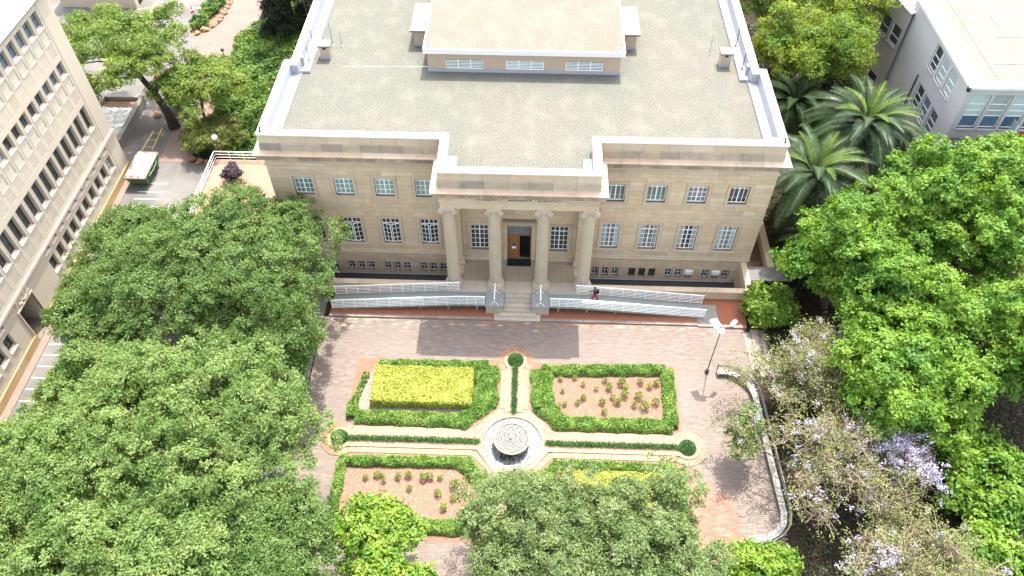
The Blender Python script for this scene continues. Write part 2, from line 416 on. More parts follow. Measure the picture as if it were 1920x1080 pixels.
class MB:
    def __init__(s):
        s.v, s.f, s.mi, s.mats, s.cur = [], [], [], [], 0
    def mat(s, m):
        if m not in s.mats: s.mats.append(m)
        s.cur = s.mats.index(m)
        return s
    def poly(s, pts):
        n = len(s.v)
        s.v += [tuple(p) for p in pts]
        s.f.append(tuple(range(n, n+len(pts)))); s.mi.append(s.cur)
        return s
    def faces(s, verts, faces):
        n = len(s.v)
        s.v += [tuple(p) for p in verts]
        for f in faces:
            s.f.append(tuple(i+n for i in f)); s.mi.append(s.cur)
        return s
    def box(s, x0, x1, y0, y1, z0, z1, skip=''):
        v = [(x0,y0,z0),(x1,y0,z0),(x1,y1,z0),(x0,y1,z0),(x0,y0,z1),(x1,y0,z1),(x1,y1,z1),(x0,y1,z1)]
        fs = {'b':(3,2,1,0),'t':(4,5,6,7),'f':(0,1,5,4),'r':(1,2,6,5),'k':(2,3,7,6),'l':(3,0,4,7)}
        return s.faces(v, [fs[k] for k in fs if k not in skip])
    def obox(s, c, ux, uy, hx, hy, z0, z1):
        c, ux, uy = Vector((c[0], c[1])), Vector(ux), Vector(uy)
        q = [c-ux*hx-uy*hy, c+ux*hx-uy*hy, c+ux*hx+uy*hy, c-ux*hx+uy*hy]
        v = [(p.x,p.y,z0) for p in q]+[(p.x,p.y,z1) for p in q]
        return s.faces(v, [(3,2,1,0),(4,5,6,7),(0,1,5,4),(1,2,6,5),(2,3,7,6),(3,0,4,7)])
    def prism(s, poly, z0, z1, bottom=False):
        n = len(poly)
        v = [(p[0],p[1],z0) for p in poly]+[(p[0],p[1],z1) for p in poly]
        f = [tuple(range(n, 2*n))]+[(i,(i+1)%n,(i+1)%n+n,i+n) for i in range(n)]
        if bottom: f.append(tuple(range(n-1,-1,-1)))
        return s.faces(v, f)
    def beam(s, p0, p1, w, h=None, up=(0,0,1)):
        p0, p1 = Vector(p0), Vector(p1)
        d = (p1-p0).normalized()
        u = Vector(up)
        if abs(d.dot(u)) > 0.95: u = Vector((0,1,0))
        a = d.cross(u).normalized()*w/2
        b = a.cross(d).normalized()*(h or w)/2
        v = [p+i*a+j*b for p in (p0,p1) for i,j in ((-1,-1),(1,-1),(1,1),(-1,1))]
        return s.faces(v, [(3,2,1,0),(4,5,6,7),(0,1,5,4),(1,2,6,5),(2,3,7,6),(3,0,4,7)])
    def tube(s, pts, rad, n=6, cap=True):
        pts = [Vector(p) for p in pts]
        if not isinstance(rad, (list, tuple)): rad = [rad]*len(pts)
        rings = []
        a = None
        for i, p in enumerate(pts):
            d = (pts[min(i+1,len(pts)-1)]-pts[max(i-1,0)]).normalized()
            if a is None:
                a = d.orthogonal().normalized()
            else:
                a = (a-d*a.dot(d))
                a = a.normalized() if a.length > 1e-6 else d.orthogonal().normalized()
            b = d.cross(a)
            rings.append([p+(a*math.cos(2*math.pi*k/n)+b*math.sin(2*math.pi*k/n))*rad[i] for k in range(n)])
        v = [q for r in rings for q in r]
        f = [(i*n+k, i*n+(k+1)%n, (i+1)*n+(k+1)%n, (i+1)*n+k) for i in range(len(pts)-1) for k in range(n)]
        if cap:
            f.append(tuple(range(n-1,-1,-1))); f.append(tuple((len(pts)-1)*n+k for k in range(n)))
        return s.faces(v, f)
    def lathe(s, prof, c=(0,0,0), n=20):
        v = [(c[0]+r*math.cos(2*math.pi*k/n), c[1]+r*math.sin(2*math.pi*k/n), c[2]+z) for r, z in prof for k in range(n)]
        f = [(i*n+k, i*n+(k+1)%n, (i+1)*n+(k+1)%n, (i+1)*n+k) for i in range(len(prof)-1) for k in range(n)]
        if prof[0][0] > 1e-4: f.append(tuple(range(n-1,-1,-1)))
        if prof[-1][0] > 1e-4: f.append(tuple((len(prof)-1)*n+k for k in range(n)))
        return s.faces(v, f)
    def mesh(s, name, mat=None, off=Vector((0,0,0)), smooth=False):
        me = bpy.data.meshes.new(name)
        me.from_pydata([(x-off[0], y-off[1], z-off[2]) for x,y,z in s.v], [], s.f)
        for m in (s.mats if s.mats else [mat]): me.materials.append(m)
        if len(s.mats) > 1: me.polygons.foreach_set('material_index', s.mi)
        if smooth: me.polygons.foreach_set('use_smooth', [True]*len(s.f))
        me.update()
        return me
    def build(s, name, mat=None, parent=None, smooth=False, loc=None):
        off = org(parent) if parent is not None else Vector(loc or (0,0,0))
        o = bpy.data.objects.new(name, s.mesh(name, mat, off, smooth))
        if parent is None: o.location = off
        link(o, parent)
        ORIGIN[o.name] = off
        return o
def inst(name, me, parent, loc, rotz=0.0, rot=None, scale=None):
    # an object using shared mesh data, placed at a world position below its parent
    o = bpy.data.objects.new(name, me)
    L = Vector(loc)
    o.location = L-(ORIGIN[parent.name] if parent is not None else Vector((0,0,0)))
    o.rotation_euler = rot if rot is not None else (0,0,rotz)
    if scale: o.scale = scale
    link(o, parent)
    ORIGIN[o.name] = L
    return o
def sub(name, me, parent):
    # a sub-part of an instanced part: shares the local frame of that part
    o = bpy.data.objects.new(name, me)
    link(o, parent)
    return o
def copy_tree(o, parent=None):
    c = o.copy(); COL.objects.link(c)
    if parent is not None: c.parent = parent
    for ch in list(o.children): copy_tree(ch, c)
    return c

def wall_holes(mb, P, u0, u1, w0, w1, holes, depth, reveal=True):
    # P(u, w, d) -> world point of the wall plane (d = depth into the wall)
    us = sorted(set([u0, u1]+[h[0] for h in holes]+[h[1] for h in holes]))
    ws = sorted(set([w0, w1]+[h[2] for h in holes]+[h[3] for h in holes]))
    us = [u for u in us if u0-1e-6 <= u <= u1+1e-6]; ws = [w for w in ws if w0-1e-6 <= w <= w1+1e-6]
    for j in range(len(ws)-1):
        wm = (ws[j]+ws[j+1])/2
        run = None
        for i in range(len(us)-1):
            um = (us[i]+us[i+1])/2
            inside = any(h[0] < um < h[1] and h[2] < wm < h[3] for h in holes)
            if not inside:
                if run is None: run = us[i]
            if (inside or i == len(us)-2) and run is not None:
                e = us[i] if inside else us[i+1]
                mb.poly([P(run,ws[j],0), P(e,ws[j],0), P(e,ws[j+1],0), P(run,ws[j+1],0)])
                run = None
    if reveal:
        for a,b,c,d in holes:
            mb.poly([P(a,c,0),P(a,d,0),P(a,d,depth),P(a,c,depth)])
            mb.poly([P(b,d,0),P(b,c,0),P(b,c,depth),P(b,d,depth)])
            mb.poly([P(a,d,0),P(b,d,0),P(b,d,depth),P(a,d,depth)])
            mb.poly([P(b,c,0),P(a,c,0),P(a,c,depth),P(b,c,depth)])

# ------------------------------------------------------------------ ground
R = random.Random(7)
g = MB().mat(M['earth'])
for x0,x1,y0,y1 in ((-260,260,-160,-3.1),(-260,-19.97,-3.1,0.03),(19.25,260,-3.1,0.03),(-260,260,0.03,320)):
    g.poly([(x0,y0,-0.06),(x1,y0,-0.06),(x1,y1,-0.06),(x0,y1,-0.06)])
tag(g.build('ground'), kind='structure')
g = MB().mat(M['asphalt'])
g.poly([(-38.2,-40,-0.02),(-16.2,-40,-0.02),(-16.2,12.6,-0.02),(-36.0,12.6,-0.02),(-36.0,22,-0.02),(-38.6,34.4,-0.02),(-40.4,36,-0.02),(-40.4,90,-0.02),(-120,90,-0.02),(-120,11.7,-0.02),(-38.2,11.7,-0.02)])
road = tag(g.build('road'), kind='structure')
for y in (-15.4,-14.3,-13.25,-12.15,-11.05,-10.0,-9.04,-8.0,6.2,7.2,8.2,9.4):
    x1 = -36.4 if y < 0 else -36.0
    inst('marking', MB().mat(M['line_white']).box(-0.85 if y > 0 else 0.0,1.75,-0.045,0.045,0,0.004).mesh('marking'), road, (-38.05 if y<0 else -36.2, y, -0.019))
def strip(mb, pts, w, z=-0.014):
    for a, b in zip(pts, pts[1:]):
        a, b = Vector(a), Vector(b); d = (b-a).normalized(); n = Vector((-d.y, d.x))*w/2
        mb.poly([(*(a-n),z),(*(b-n),z),(*(b+n),z),(*(a+n),z)])
g = MB().mat(M['line_yellow'])
strip(g, [(-38.8,13.6),(-38.6,17.4)], 0.17); strip(g, [(-37.75,14.4),(-37.85,17.9)], 0.12)
for y in (14.8,15.9,17.0): strip(g, [(-38.6,y),(-37.85,y+0.1)], 0.1, -0.011)
g.build('yellow_marking', None, road)
g = MB().mat(M['line_yellow'])
strip(g, [(-47.1,26),(-47.1,31)], 0.22); strip(g, [(-46.6,37.2),(-46.75,50)], 0.25)
for y in (26.5,28.2,30,38,41,44): strip(g, [(-48.6,y),(-47.1,y+0.3)], 0.16, -0.011)
g.build('yellow_marking', None, road)
g = MB().mat(M['line_white'])
for y in (22.1, 19.6, 37.9, 41.5, 45): strip(g, [(-41.9,y),(-40.7,y)] if y < 30 else [(-42.5,y),(-40.2,y)], 0.12)
g.build('white_marking', None, road)
g = MB().mat(M['pavement'])
g.prism([(-38.88,-40),(-38.15,-40),(-38.15,10.6),(-38.88,10.6)], -0.06, 0.05)
tag(g.build('pavement'), kind='structure')
g = MB().mat(M['brick_path'])
g.poly([(-36.45,12.6,0.0),(-33.4,12.6,0.0),(-33.2,20,0.0),(-34.2,29.5,0.0),(-34.4,35.6,0.0),(-32.8,37,0.0),(-33.5,60,0.0),(-37.6,60,0.0),(-37.4,38,0.0),(-39.3,34.4,0.0),(-36.3,22.5,0.0),(-36.7,18.6,0.0)])
tag(g.build('brick_path'), kind='structure')
g = MB().mat(M['soil'])
g.poly([(-40.4,60,-0.01),(-37.6,60,-0.01),(-37.55,38.2,-0.01),(-39.1,34.6,-0.01),(-40.2,35,-0.01)])
tag(g.build('flower_bed_soil'), kind='structure')

# plaza of pavers
g = MB().mat(M['mortar'])
g.poly([(-16.1,-40,-0.012),(18.7,-40,-0.012),(18.7,-6.4,-0.012),(-16.1,-6.4,-0.012)])
plaza = tag(g.build('plaza'), kind='structure')
def in_garden(x, y):
    X, Y = abs(x), y+17.8
    if X < 12.45 and abs(Y) < 7.15: return not (x < -10.6 and Y > 6.9)
    if abs(Y) < 1.0 and X < 12.9: return True
    if math.hypot(X-12.8, Y) < 1.42 or math.hypot(X, abs(Y)-7.35) < 1.42: return True
    return False
gp = {k: MB() for k in ('paver','paver_red','paver_pale')}
near = []
row = 0
y = -6.5
while y > -34:
    x = -16.0 + (0.225 if row % 2 else 0)
    while x < 18.5:
        cx, cy = x+0.225, y-0.075
        if not in_garden(cx, cy):
            key = 'paver'
            if y > -7.35 and R.random() < (0.42 if y > -6.9 else 0.12): key = 'paver_pale' if (R.random() < 0.55 and x < -3) or R.random() < 0.25 else 'paver_red'
            d = (cx-14.0)/1.75, (cy+23.7)/2.6
            q = d[0]*d[0]+d[1]*d[1]
            if (q < 1 or (q < 1.5 and R.random() < 0.6)): key = 'paver_red'
            if -22.6 < cy < -19.2 and 12.3 < cx < 13.3 and R.random() < 0.75: key = 'paver_red'
            if cy < -25 and cx > 12 and R.random() < 0.35: key = 'paver_red'
            j = R.uniform(-0.003, 0.004)
            if 12.45 < cx < 16.0 and -27.2 < cy < -22.0 and len(near) < 300 and key == 'paver_red':
                near.append((key, x, y, j))
            else:
                mb = gp[key]
                mb.box(x+0.006, x+0.444, y-0.144, y-0.006, -0.012, j, 'b')
        x += 0.45
    y -= 0.15; row += 1
for k, mb in gp.items():
    o = mb.build({'paver':'paving','paver_red':'red_paving','paver_pale':'pale_paving'}[k], M[k], plaza)
    o['kind'] = 'stuff'
pm = MB().mat(M['paver_red']).box(0.006,0.444,-0.144,-0.006,-0.012,0.002,'b').mesh('paver')
for key, x, y, j in near:
    inst('paver', pm, plaza, (x, y, j))

# brick platform and kerb along the building front
g = MB().mat(M['brick_orange'])
g.prism([(-15.7,-6.13),(-1.97,-6.13),(-1.97,-3.5),(-15.7,-3.5)], -0.02, 0.15)
g.prism([(1.97,-6.13),(14.98,-6.13),(14.98,-3.5),(1.97,-3.5)], -0.02, 0.15)
g.prism([(14.98,-4.16),(19.2,-4.16),(19.2,-3.5),(14.98,-3.5)], -0.02, 0.15)
g.prism([(16.75,-6.3),(19.0,-6.3),(19.2,-4.16),(16.75,-4.16)], -0.02, 0.15)
plat = tag(g.build('brick_platform'), kind='structure')
g = MB().mat(M['concrete']); g.prism([(14.985,-6.5),(16.74,-6.5),(16.74,-4.17),(14.985,-4.17)], -0.02, 0.13)
tag(g.build('concrete_landing'), kind='structure')
ki = 0
for a, b, yy in ((-15.75,-1.98,-6.13),(1.98,14.97,-6.13),(16.76,19.0,-6.3)):
    n = max(1, round((b-a)/1.15)); w = (b-a)/n
    for i in range(n):
        MB().mat(M['kerb']).box(a+i*w+0.012, a+(i+1)*w-0.012, yy-0.27, yy-0.004, -0.01, 0.15+R.uniform(-0.006,0.006)).build('kerbstone', None, plat)
# pale strip path on the right
g = MB().mat(M['concrete']); g.prism([(18.75,-10.6),(19.3,-10.6),(19.2,-6.9),(18.6,-6.9)], -0.03, 0.02)
tag(g.build('strip_path'), kind='structure')
g = MB().mat(M['paver_pale']); g.prism([(19.35,-11.2),(20.5,-11.2),(20.4,-6.6),(19.25,-6.6)], -0.03, 0.01)
tag(g.build('side_path'), kind='structure')

# ------------------------------------------------------------------ library building
lib = thing('library_building', 'sandstone library building with flat gravel roof, white coping and four-column portico', 'building', (0,0,0))
FX, FP = 5.97, 3.77
SX = 19.97
PATH = [(-19.37,46),(-19.37,9.7),(-SX,9.7),(-SX,0),(-FX,0),(-FX,-FP),(FX,-FP),(FX,0),(SX,0),(SX,9.7),(19.37,9.7),(19.37,46)]
def path_pieces(path, profile, L, gap=0.012, segs=None, jitter=0.0):
    nrm = []
    for a, b in zip(path, path[1:]):
        d = Vector((b[0]-a[0], b[1]-a[1])).normalized(); nrm.append(Vector((d.y, -d.x)))
    out = []
    for i, (a, b) in enumerate(zip(path, path[1:])):
        if segs is not None and i not in segs: continue
        A, B = Vector(a), Vector(b); ln = (B-A).length; n = nrm[i]
        oa = n if i == 0 else n+nrm[i-1]
        ob = n if i == len(nrm)-1 else n+nrm[i+1]
        k = max(1, round(ln/L)); cuts = [0.0]+[(j+R.uniform(-jitter,jitter))/k for j in range(1, k)]+[1.0]
        for j in range(k):
            t0, t1 = cuts[j], cuts[j+1]
            p0 = A+(B-A)*t0; p1 = A+(B-A)*t1
            o0 = oa if j == 0 else n; o1 = ob if j == k-1 else n
            u = (B-A).normalized()
            if j > 0: p0 = p0+u*gap/2
            if j < k-1: p1 = p1-u*gap/2
            m = len(profile)
            v = [(*(p0+o0*d), z) for d, z in profile]+[(*(p1+o1*d), z) for d, z in profile]
            f = [(q, (q+1)%m, (q+1)%m+m, q+m) for q in range(m)]+[tuple(range(m-1,-1,-1)), tuple(range(m, 2*m))]
            out.append((i, v, f))
    return out
def fixn(o):
    bm = bmesh.new(); bm.from_mesh(o.data); bmesh.ops.recalc_face_normals(bm, faces=bm.faces); bm.to_mesh(o.data); bm.free()
def add_pieces(name, pcs, mat, parent, joined=False):
    if joined:
        mb = MB()
        for i, v, f in pcs: mb.faces(v, f)
        o = mb.build(name, mat, parent); fixn(o); return o
    for i, v, f in pcs:
        o = MB().faces(v, f).build(name, mat, parent); fixn(o)

# window positions
WX = [7.643+3.2555*i for i in range(4)]
WH = 0.756
UP = (7.855, 9.78); LO = (2.36, 5.33); BA = (-1.22, -0.13)
up_holes = [(s*x-WH, s*x+WH, *UP) for s in (-1,1) for x in WX]
lo_holes = [(s*x-WH, s*x+WH, *LO) for s in (-1,1) for x in WX]
ba_holes = [(s*x+o-0.285, s*x+o+0.285, *BA) for s in (-1,1) for x in WX for o in (-0.885,0,0.885)]
wall = MB().mat(M['mortar'])
allh = up_holes+lo_holes+ba_holes
for x0, x1 in ((-SX+0.02,-FX+0.02),(FX-0.02,SX-0.02)):
    wall_holes(wall, lambda u,w,d: (u, 0.03+d, w), x0, x1, -1.85, 12.4, [h for h in allh if x0 < h[0] < x1], 0.30)
BY = -0.5
PWX = 3.36
pb_holes = [(-PWX-WH,-PWX+WH,*LO),(PWX-WH,PWX+WH,*LO),(-1.02,1.02,1.16,5.32)]
wall_holes(wall, lambda u,w,d: (u, BY+0.03+d, w), -4.8, 4.8, 1.1, 10.4, pb_holes, 0.32)
wall.mat(M['stone'])
for s in (-1,1):
    x = s*(SX-0.02)
    wall.poly([(x,0.03,-1.85),(x,9.72,-1.85),(x,9.72,12.4),(x,0.03,12.4)])
    x2 = s*19.35
    wall.poly([(x2,9.72,-0.5),(x2,46,-0.5),(x2,46,12.4),(x2,9.72,12.4)])
    wall.poly([(x,9.72,-0.5),(x2,9.72,-0.5),(x2,9.72,12.4),(x,9.72,12.4)])
wall.poly([(-19.35,46,-0.5),(19.35,46,-0.5),(19.35,46,12.7),(-19.35,46,12.7)])
# portico block: antae, soffit, entablature core
for s in (-1,1):
    x0, x1 = sorted((s*4.8, s*5.93))
    wall.box(x0, x1, -1.05, 0.2, 1.1, 10.3, 'k')
wall.box(-5.93, 5.93, -3.72, 0.2, 10.3, 12.75, 't')
wall.box(-5.93, 5.93, -2.1, 0.0, -0.1, 1.02)
wallo = wall.build('wall', None, lib)
# ashlar stones
stones = []
def courses(P, x0, x1, breaks, L, avoid, mat, prio, gap=0.018, pick=True):
    k = 0
    for z0, z1, n in breaks:
        h = (z1-z0)/n
        for j in range(n):
            a, b = z0+j*h, z0+(j+1)*h
            k += 1
            iv = [(x0, x1)]
            for (c, d, e, f) in avoid:
                if min(b, f)-max(a, e) > 0.03:
                    nv = []
                    for p, q in iv:
                        if d <= p or c >= q: nv.append((p, q)); continue
                        if c > p+0.02: nv.append((p, c))
                        if d < q-0.02: nv.append((d, q))
                    iv = nv
            for p, q in iv:
                m = max(1, round((q-p)/L)); u = p
                off = (0.5 if k % 2 else 0.0) if m > 1 else 0
                ed = [p]+[p+(i+off+R.uniform(-0.18,0.18))*(q-p)/m for i in range(1 if not off else 0, m)]+[q]
                ed = sorted(set(ed))
                for e0, e1 in zip(ed, ed[1:]):
                    if e1-e0 < 0.05: continue
                    stones.append((prio+R.random()*0.5-b*0.05, P, e0+gap/2, e1-gap/2, a+gap/2, b-gap/2, mat))
FACE = lambda u, w, d: (u, d, w)
S_UP = [(h[0]-0.27, h[1]+0.27, h[2]-0.26, h[3]+0.25) for h in up_holes]
S_LO = [(h[0]-0.27, h[1]+0.27, h[2]-0.31, h[3]+0.26) for h in lo_holes]
brk = [(1.52,2.05,1),(2.05,5.59,7),(5.59,7.595,4),(7.595,10.03,5),(10.03,10.93,2)]
for x0, x1 in ((-SX,-FX),(FX,SX)):
    courses(FACE, x0, x1, brk, 1.3, S_UP+S_LO, 'stone', 1.0)
    courses(FACE, x0, x1, [(-1.75,-1.22,1),(-1.22,-0.13,2),(-0.13,1.14,3)], 1.5, ba_holes, 'stone', 3.0, 0.03)
PB = lambda u, w, d: (u, BY+d, w)
S_PB = [(h[0]-0.27, h[1]+0.27, h[2]-0.31, h[3]+0.26) for h in pb_holes[:2]]+[(-1.4,1.4,1.1,5.72)]
courses(PB, -4.8, 4.8, [(1.55,2.05,1),(2.05,5.59,7),(5.59,10.3,9)], 1.2, S_PB, 'stone', 2.0)
for s in (-1,1):
    x0, x1 = sorted((s*4.78, s*5.95))
    courses(lambda u,w,d: (u, -1.08+d, w), x0, x1, [(1.75,10.3,17)], 1.2, [], 'stone', 2.5)
stones.sort(key=lambda q: q[0])
def stone_mb(mb, P, a, b, c, d):
    D = 0.034
    v = [P(a,c,D),P(b,c,D),P(b,d,D),P(a,d,D),P(a,c,0),P(b,c,0),P(b,d,0),P(a,d,0)]
    return mb.faces(v, [(4,5,6,7),(0,1,5,4),(1,2,6,5),(2,3,7,6),(3,0,4,7)])
rest = MB()
for i, (pr, P, a, b, c, d, mat) in enumerate(stones):
    if i < 300: stone_mb(MB(), P, a, b, c, d).build('stone', M[mat], wallo)
    else: stone_mb(rest, P, a, b, c, d)
o = rest.build('stonework', M['stone'], wallo); o['kind'] = 'stuff'

# surrounds, sills
def frame_mb(w, h, t, y0, y1, bottom=True, top=True):
    mb = MB()
    mb.box(-w/2-t, -w/2, y0, y1, 0, h); mb.box(w/2, w/2+t, y0, y1, 0, h)
    if top: mb.box(-w/2-t, w/2+t, y0, y1, h, h+t)
    if bottom: mb.box(-w/2-t, w/2+t, y0, y1, -t, 0)
    return mb
sur_up = frame_mb(2*WH, UP[1]-UP[0], 0.25, -0.035, 0.08).mesh('surround', M['stone_trim'])
sur_lo = frame_mb(2*WH, LO[1]-LO[0], 0.25, -0.035, 0.08, bottom=False).mesh('surround', M['stone_trim'])
sill_lo = MB().box(-1.1, 1.1, -0.14, 0.09, -0.17, -0.005).box(-1.04,1.04,-0.05,0.09,-0.30,-0.17).mesh('sill', M['stone_trim'])
for h in up_holes: inst('surround', sur_up, lib, ((h[0]+h[1])/2, 0, h[2]))
for h in lo_holes:
    inst('surround', sur_lo, lib, ((h[0]+h[1])/2, 0, h[2])); inst('sill', sill_lo, lib, ((h[0]+h[1])/2, 0, h[2]))
for h in pb_holes[:2]:
    inst('surround', sur_lo, lib, ((h[0]+h[1])/2, BY, h[2])); inst('sill', sill_lo, lib, ((h[0]+h[1])/2, BY, h[2]))
# windows
def win_mesh(w, h, cols, rows, thick_v=(), thick_h=(), b=0.045, T=0.085, y0=-0.05, y1=0.0):
    mb = MB()
    e = 0.06
    mb.box(-w/2, -w/2+e, y0, y1, 0, h); mb.box(w/2-e, w/2, y0, y1, 0, h)
    mb.box(-w/2+e, w/2-e, y0, y1, 0, e+0.01); mb.box(-w/2+e, w/2-e, y0, y1, h-e, h)
    for i, x in enumerate(cols):
        t = T if i in thick_v else b
        mb.box(-w/2+w*x-t/2, -w/2+w*x+t/2, y0+(0 if i in thick_v else 0.012), y1, e+0.01, h-e)
    for i, z in enumerate(rows):
        t = T if i in thick_h else b
        mb.box(-w/2+e, w/2-e, y0+(0.004 if i in thick_h else 0.02), y1-0.006, h*z-t/2, h*z+t/2)
    return mb
def pane_mesh(w, h, y=-0.012):
    return MB().poly([(-w/2+0.02,y,0.02),(w/2-0.02,y,0.02),(w/2-0.02,y,h-0.02),(-w/2+0.02,y,h-0.02)])
hU, hL = UP[1]-UP[0], LO[1]-LO[0]
c4 = (0.25,0.5,0.75)
fr_up = win_mesh(2*WH, hU, c4, (0.27,0.53,0.80), (1,), (2,)).mesh('window', M['white_frame'])
pn_up = {k: pane_mesh(2*WH, hU).mesh('pane', M[k]) for k in ('glass_green','glass_grey','glass_dark')}
fr_lo = win_mesh(2*WH, hL, c4, (0.19,0.375,0.56,0.75,0.92), (1,), (3,)).mesh('window', M['white_frame'])
pn_lo = {k: pane_mesh(2*WH, hL).mesh('pane', M[k]) for k in ('glass_grey','glass_dark')}
blind = MB()
for i in range(9): blind.box(-0.66,0.66,-0.035,-0.028,0.35+i*0.13,0.41+i*0.13)
blind_me = blind.mesh('blind_slats', M['slab_grey'])
for i, h in enumerate(up_holes):
    x = (h[0]+h[1])/2
    w = inst('window', fr_up, lib, (x, 0.29, h[2]))
    sub('pane', pn_up['glass_green' if x < 11.5 else ('glass_grey' if x < 16 else 'glass_dark')], w)
    if x > 16 or 6 < x < 11.5: sub('blind_slats', blind_me, w)
# lower windows: top lights fixed; on the left both casements stand ajar
tl0 = 0.75*hL
fr_tl = win_mesh(2*WH, hL, c4[:0], (0.75,0.92), (), (0,))
for x in c4: fr_tl.box(-WH+2*WH*x-(0.042 if x == 0.5 else 0.022), -WH+2*WH*x+(0.042 if x == 0.5 else 0.022), -0.05, 0.0, tl0+0.05, hL-0.06)
fr_tl = fr_tl.mesh('window', M['white_frame'])
cas_h = tl0-0.09
def casement(sgn):
    mb = win_mesh(0.70, cas_h, (0.5,), (0.25,0.5,0.75), (), (), 0.04)
    mb.v = [(x+0.35*sgn, y, z) for x, y, z in mb.v]
    return mb.mesh('casement', M['white_frame'])
cas = {1: casement(1), -1: casement(-1)}
cas_p = {}
for s in (1,-1):
    mb = pane_mesh(0.70, cas_h); mb.v = [(x+0.35*s, y, z) for x, y, z in mb.v]; cas_p[s] = mb.mesh('pane', M['glass_dark'])
top_pane = MB().poly([(-WH+0.02,-0.012,tl0),(WH-0.02,-0.012,tl0),(WH-0.02,-0.012,hL-0.02),(-WH+0.02,-0.012,hL-0.02)])
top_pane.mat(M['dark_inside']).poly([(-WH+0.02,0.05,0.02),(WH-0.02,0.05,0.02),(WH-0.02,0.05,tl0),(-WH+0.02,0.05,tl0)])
top_pane.mats = [M['glass_dark'], M['dark_inside']]; top_pane.mi = [0, 1]
top_pane = top_pane.mesh('pane')
for i, h in enumerate(lo_holes):
    x = (h[0]+h[1])/2
    if x < 0:
        w = inst('window', fr_tl, lib, (x, 0.29, h[2]))
        sub('pane', top_pane, w)
        for s in (1,-1):
            for me in (cas[s], cas_p[s]):
                c = sub(me.name.split('.')[0], me, w)
                c.location = (-s*0.715, -0.02, 0.07); c.rotation_euler = (0, 0, -s*math.radians(14))
    else:
        w = inst('window', fr_lo, lib, (x, 0.29, h[2])); sub('pane', pn_lo['glass_grey' if i % 3 else 'glass_dark'], w)
        cv = MB().mat(M['glass_blind'])
        for a_, b_ in ((-0.70,-0.70+R.uniform(0.15,0.5)),(0.70-R.uniform(0.15,0.55),0.70)): cv.poly([(a_,-0.0135,0.06+R.uniform(0,0.5)),(b_,-0.0135,0.06),(b_,-0.0135,hL-0.1),(a_,-0.0135,hL-0.1)])
        sub('curtain', cv.mesh('curtain'), w)
for h in pb_holes[:2]:
    w = inst('window', fr_lo, lib, ((h[0]+h[1])/2, BY+0.29, h[2])); sub('pane', pn_lo['glass_dark'], w)
fr_ba = win_mesh(0.57, BA[1]-BA[0], (0.5,), (0.5,), (), (), 0.05).mesh('basement_window', M['white_frame'])
pn_ba = pane_mesh(0.57, BA[1]-BA[0]).mesh('pane', M['glass_dark'])
louv = MB()
for i in range(9): louv.beam((-0.27,-0.02,0.08+i*0.115),(0.27,-0.02,0.08+i*0.115),0.03,0.08,(0,0.6,1))
louv.box(-0.285,0.285,0.0,0.02,0,1.09)
louv_me = louv.mesh('louvre', M['dark_metal'])
acm = MB().box(-0.34,0.34,-0.42,0.05,0.60,1.0).mesh('awning_sash', M['white_frame'])
hood = MB().box(-0.26,0.26,-0.04,-0.005,0.86,1.05).mesh('white_panel', M['white_frame'])
for k, h in enumerate(ba_holes):
    x = (h[0]+h[1])/2
    if 9.5 < x < 12.2:
        inst('basement_vent', louv_me, lib, (x, 0.26, h[2])); continue
    w = inst('basement_window', fr_ba, lib, (x, 0.26, h[2])); sub('pane', pn_ba, w)
    if abs(x-15.04) < 0.1 or abs(x-17.41) < 0.1: sub('awning_sash', acm, w)
    elif x > 12.5: sub('white_panel', hood, w)
# mouldings, cornice, parapet, coping
SEG = [3,4,5,6,7]
add_pieces('plinth_course', [p for p in path_pieces([(-SX,0),(-FX,0)], [(0.0,1.14),(0.09,1.14),(0.11,1.26),(0.05,1.32),(0.05,1.50),(0.0,1.54)], 1.7)], M['stone_trim'], lib)
add_pieces('plinth_course', [p for p in path_pieces([(FX,0),(SX,0)], [(0.0,1.14),(0.09,1.14),(0.11,1.26),(0.05,1.32),(0.05,1.50),(0.0,1.54)], 1.7)], M['stone_trim'], lib)
add_pieces('moulding', path_pieces(PATH, [(-0.02,10.93),(0.05,10.93),(0.09,11.02),(0.09,11.14),(0.0,11.20),(-0.02,11.20)], 2.4, 0.006, SEG), M['stone_trim'], lib)
add_pieces('frieze', path_pieces(PATH, [(-0.05,11.20),(0.0,11.20),(0.0,11.62),(-0.05,11.62)], 1.6, 0.012, SEG), M['stone_trim'], lib)
CORN = [(-0.05,11.62),(0.08,11.62),(0.15,11.72),(0.15,11.77),(0.44,11.79),(0.44,12.19),(0.56,12.215),(0.60,12.30),(0.60,12.345),(-0.05,12.42)]
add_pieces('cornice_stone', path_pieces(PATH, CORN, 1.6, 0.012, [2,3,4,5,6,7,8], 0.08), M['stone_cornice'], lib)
add_pieces('architrave', path_pieces([(-FX,-1.05),(-FX,-FP),(FX,-FP),(FX,-1.05)], [(-0.9,10.30),(-0.02,10.30),(-0.02,10.60),(0.02,10.62),(0.02,10.93),(-0.9,10.93)], 4.0, 0.01), M['stone_trim'], lib)
add_pieces('parapet_stone', path_pieces(PATH, [(-0.42,12.40),(0.05,12.40),(0.05,13.06),(0.0,13.10),(-0.42,13.10)], 1.6, 0.018, SEG+[2,8], 0.10), M['stone_weather'], lib)
add_pieces('parapet_stone', path_pieces(PATH, [(-0.42,13.12),(0.0,13.12),(0.0,13.84),(-0.42,13.84)], 1.65, 0.016, SEG+[2,8], 0.10), M['stone_trim'], lib)
add_pieces('parapet', path_pieces(PATH, [(-0.42,12.40),(0.0,12.40),(0.0,13.84),(-0.42,13.84)], 60, 0.0, [0,1,9,10]), M['stone_trim'], lib)
add_pieces('coping', path_pieces(PATH, [(-0.56,13.84),(0.06,13.84),(0.06,13.965),(-0.56,13.98)], 60, 0.0), M['white_paint'], lib)
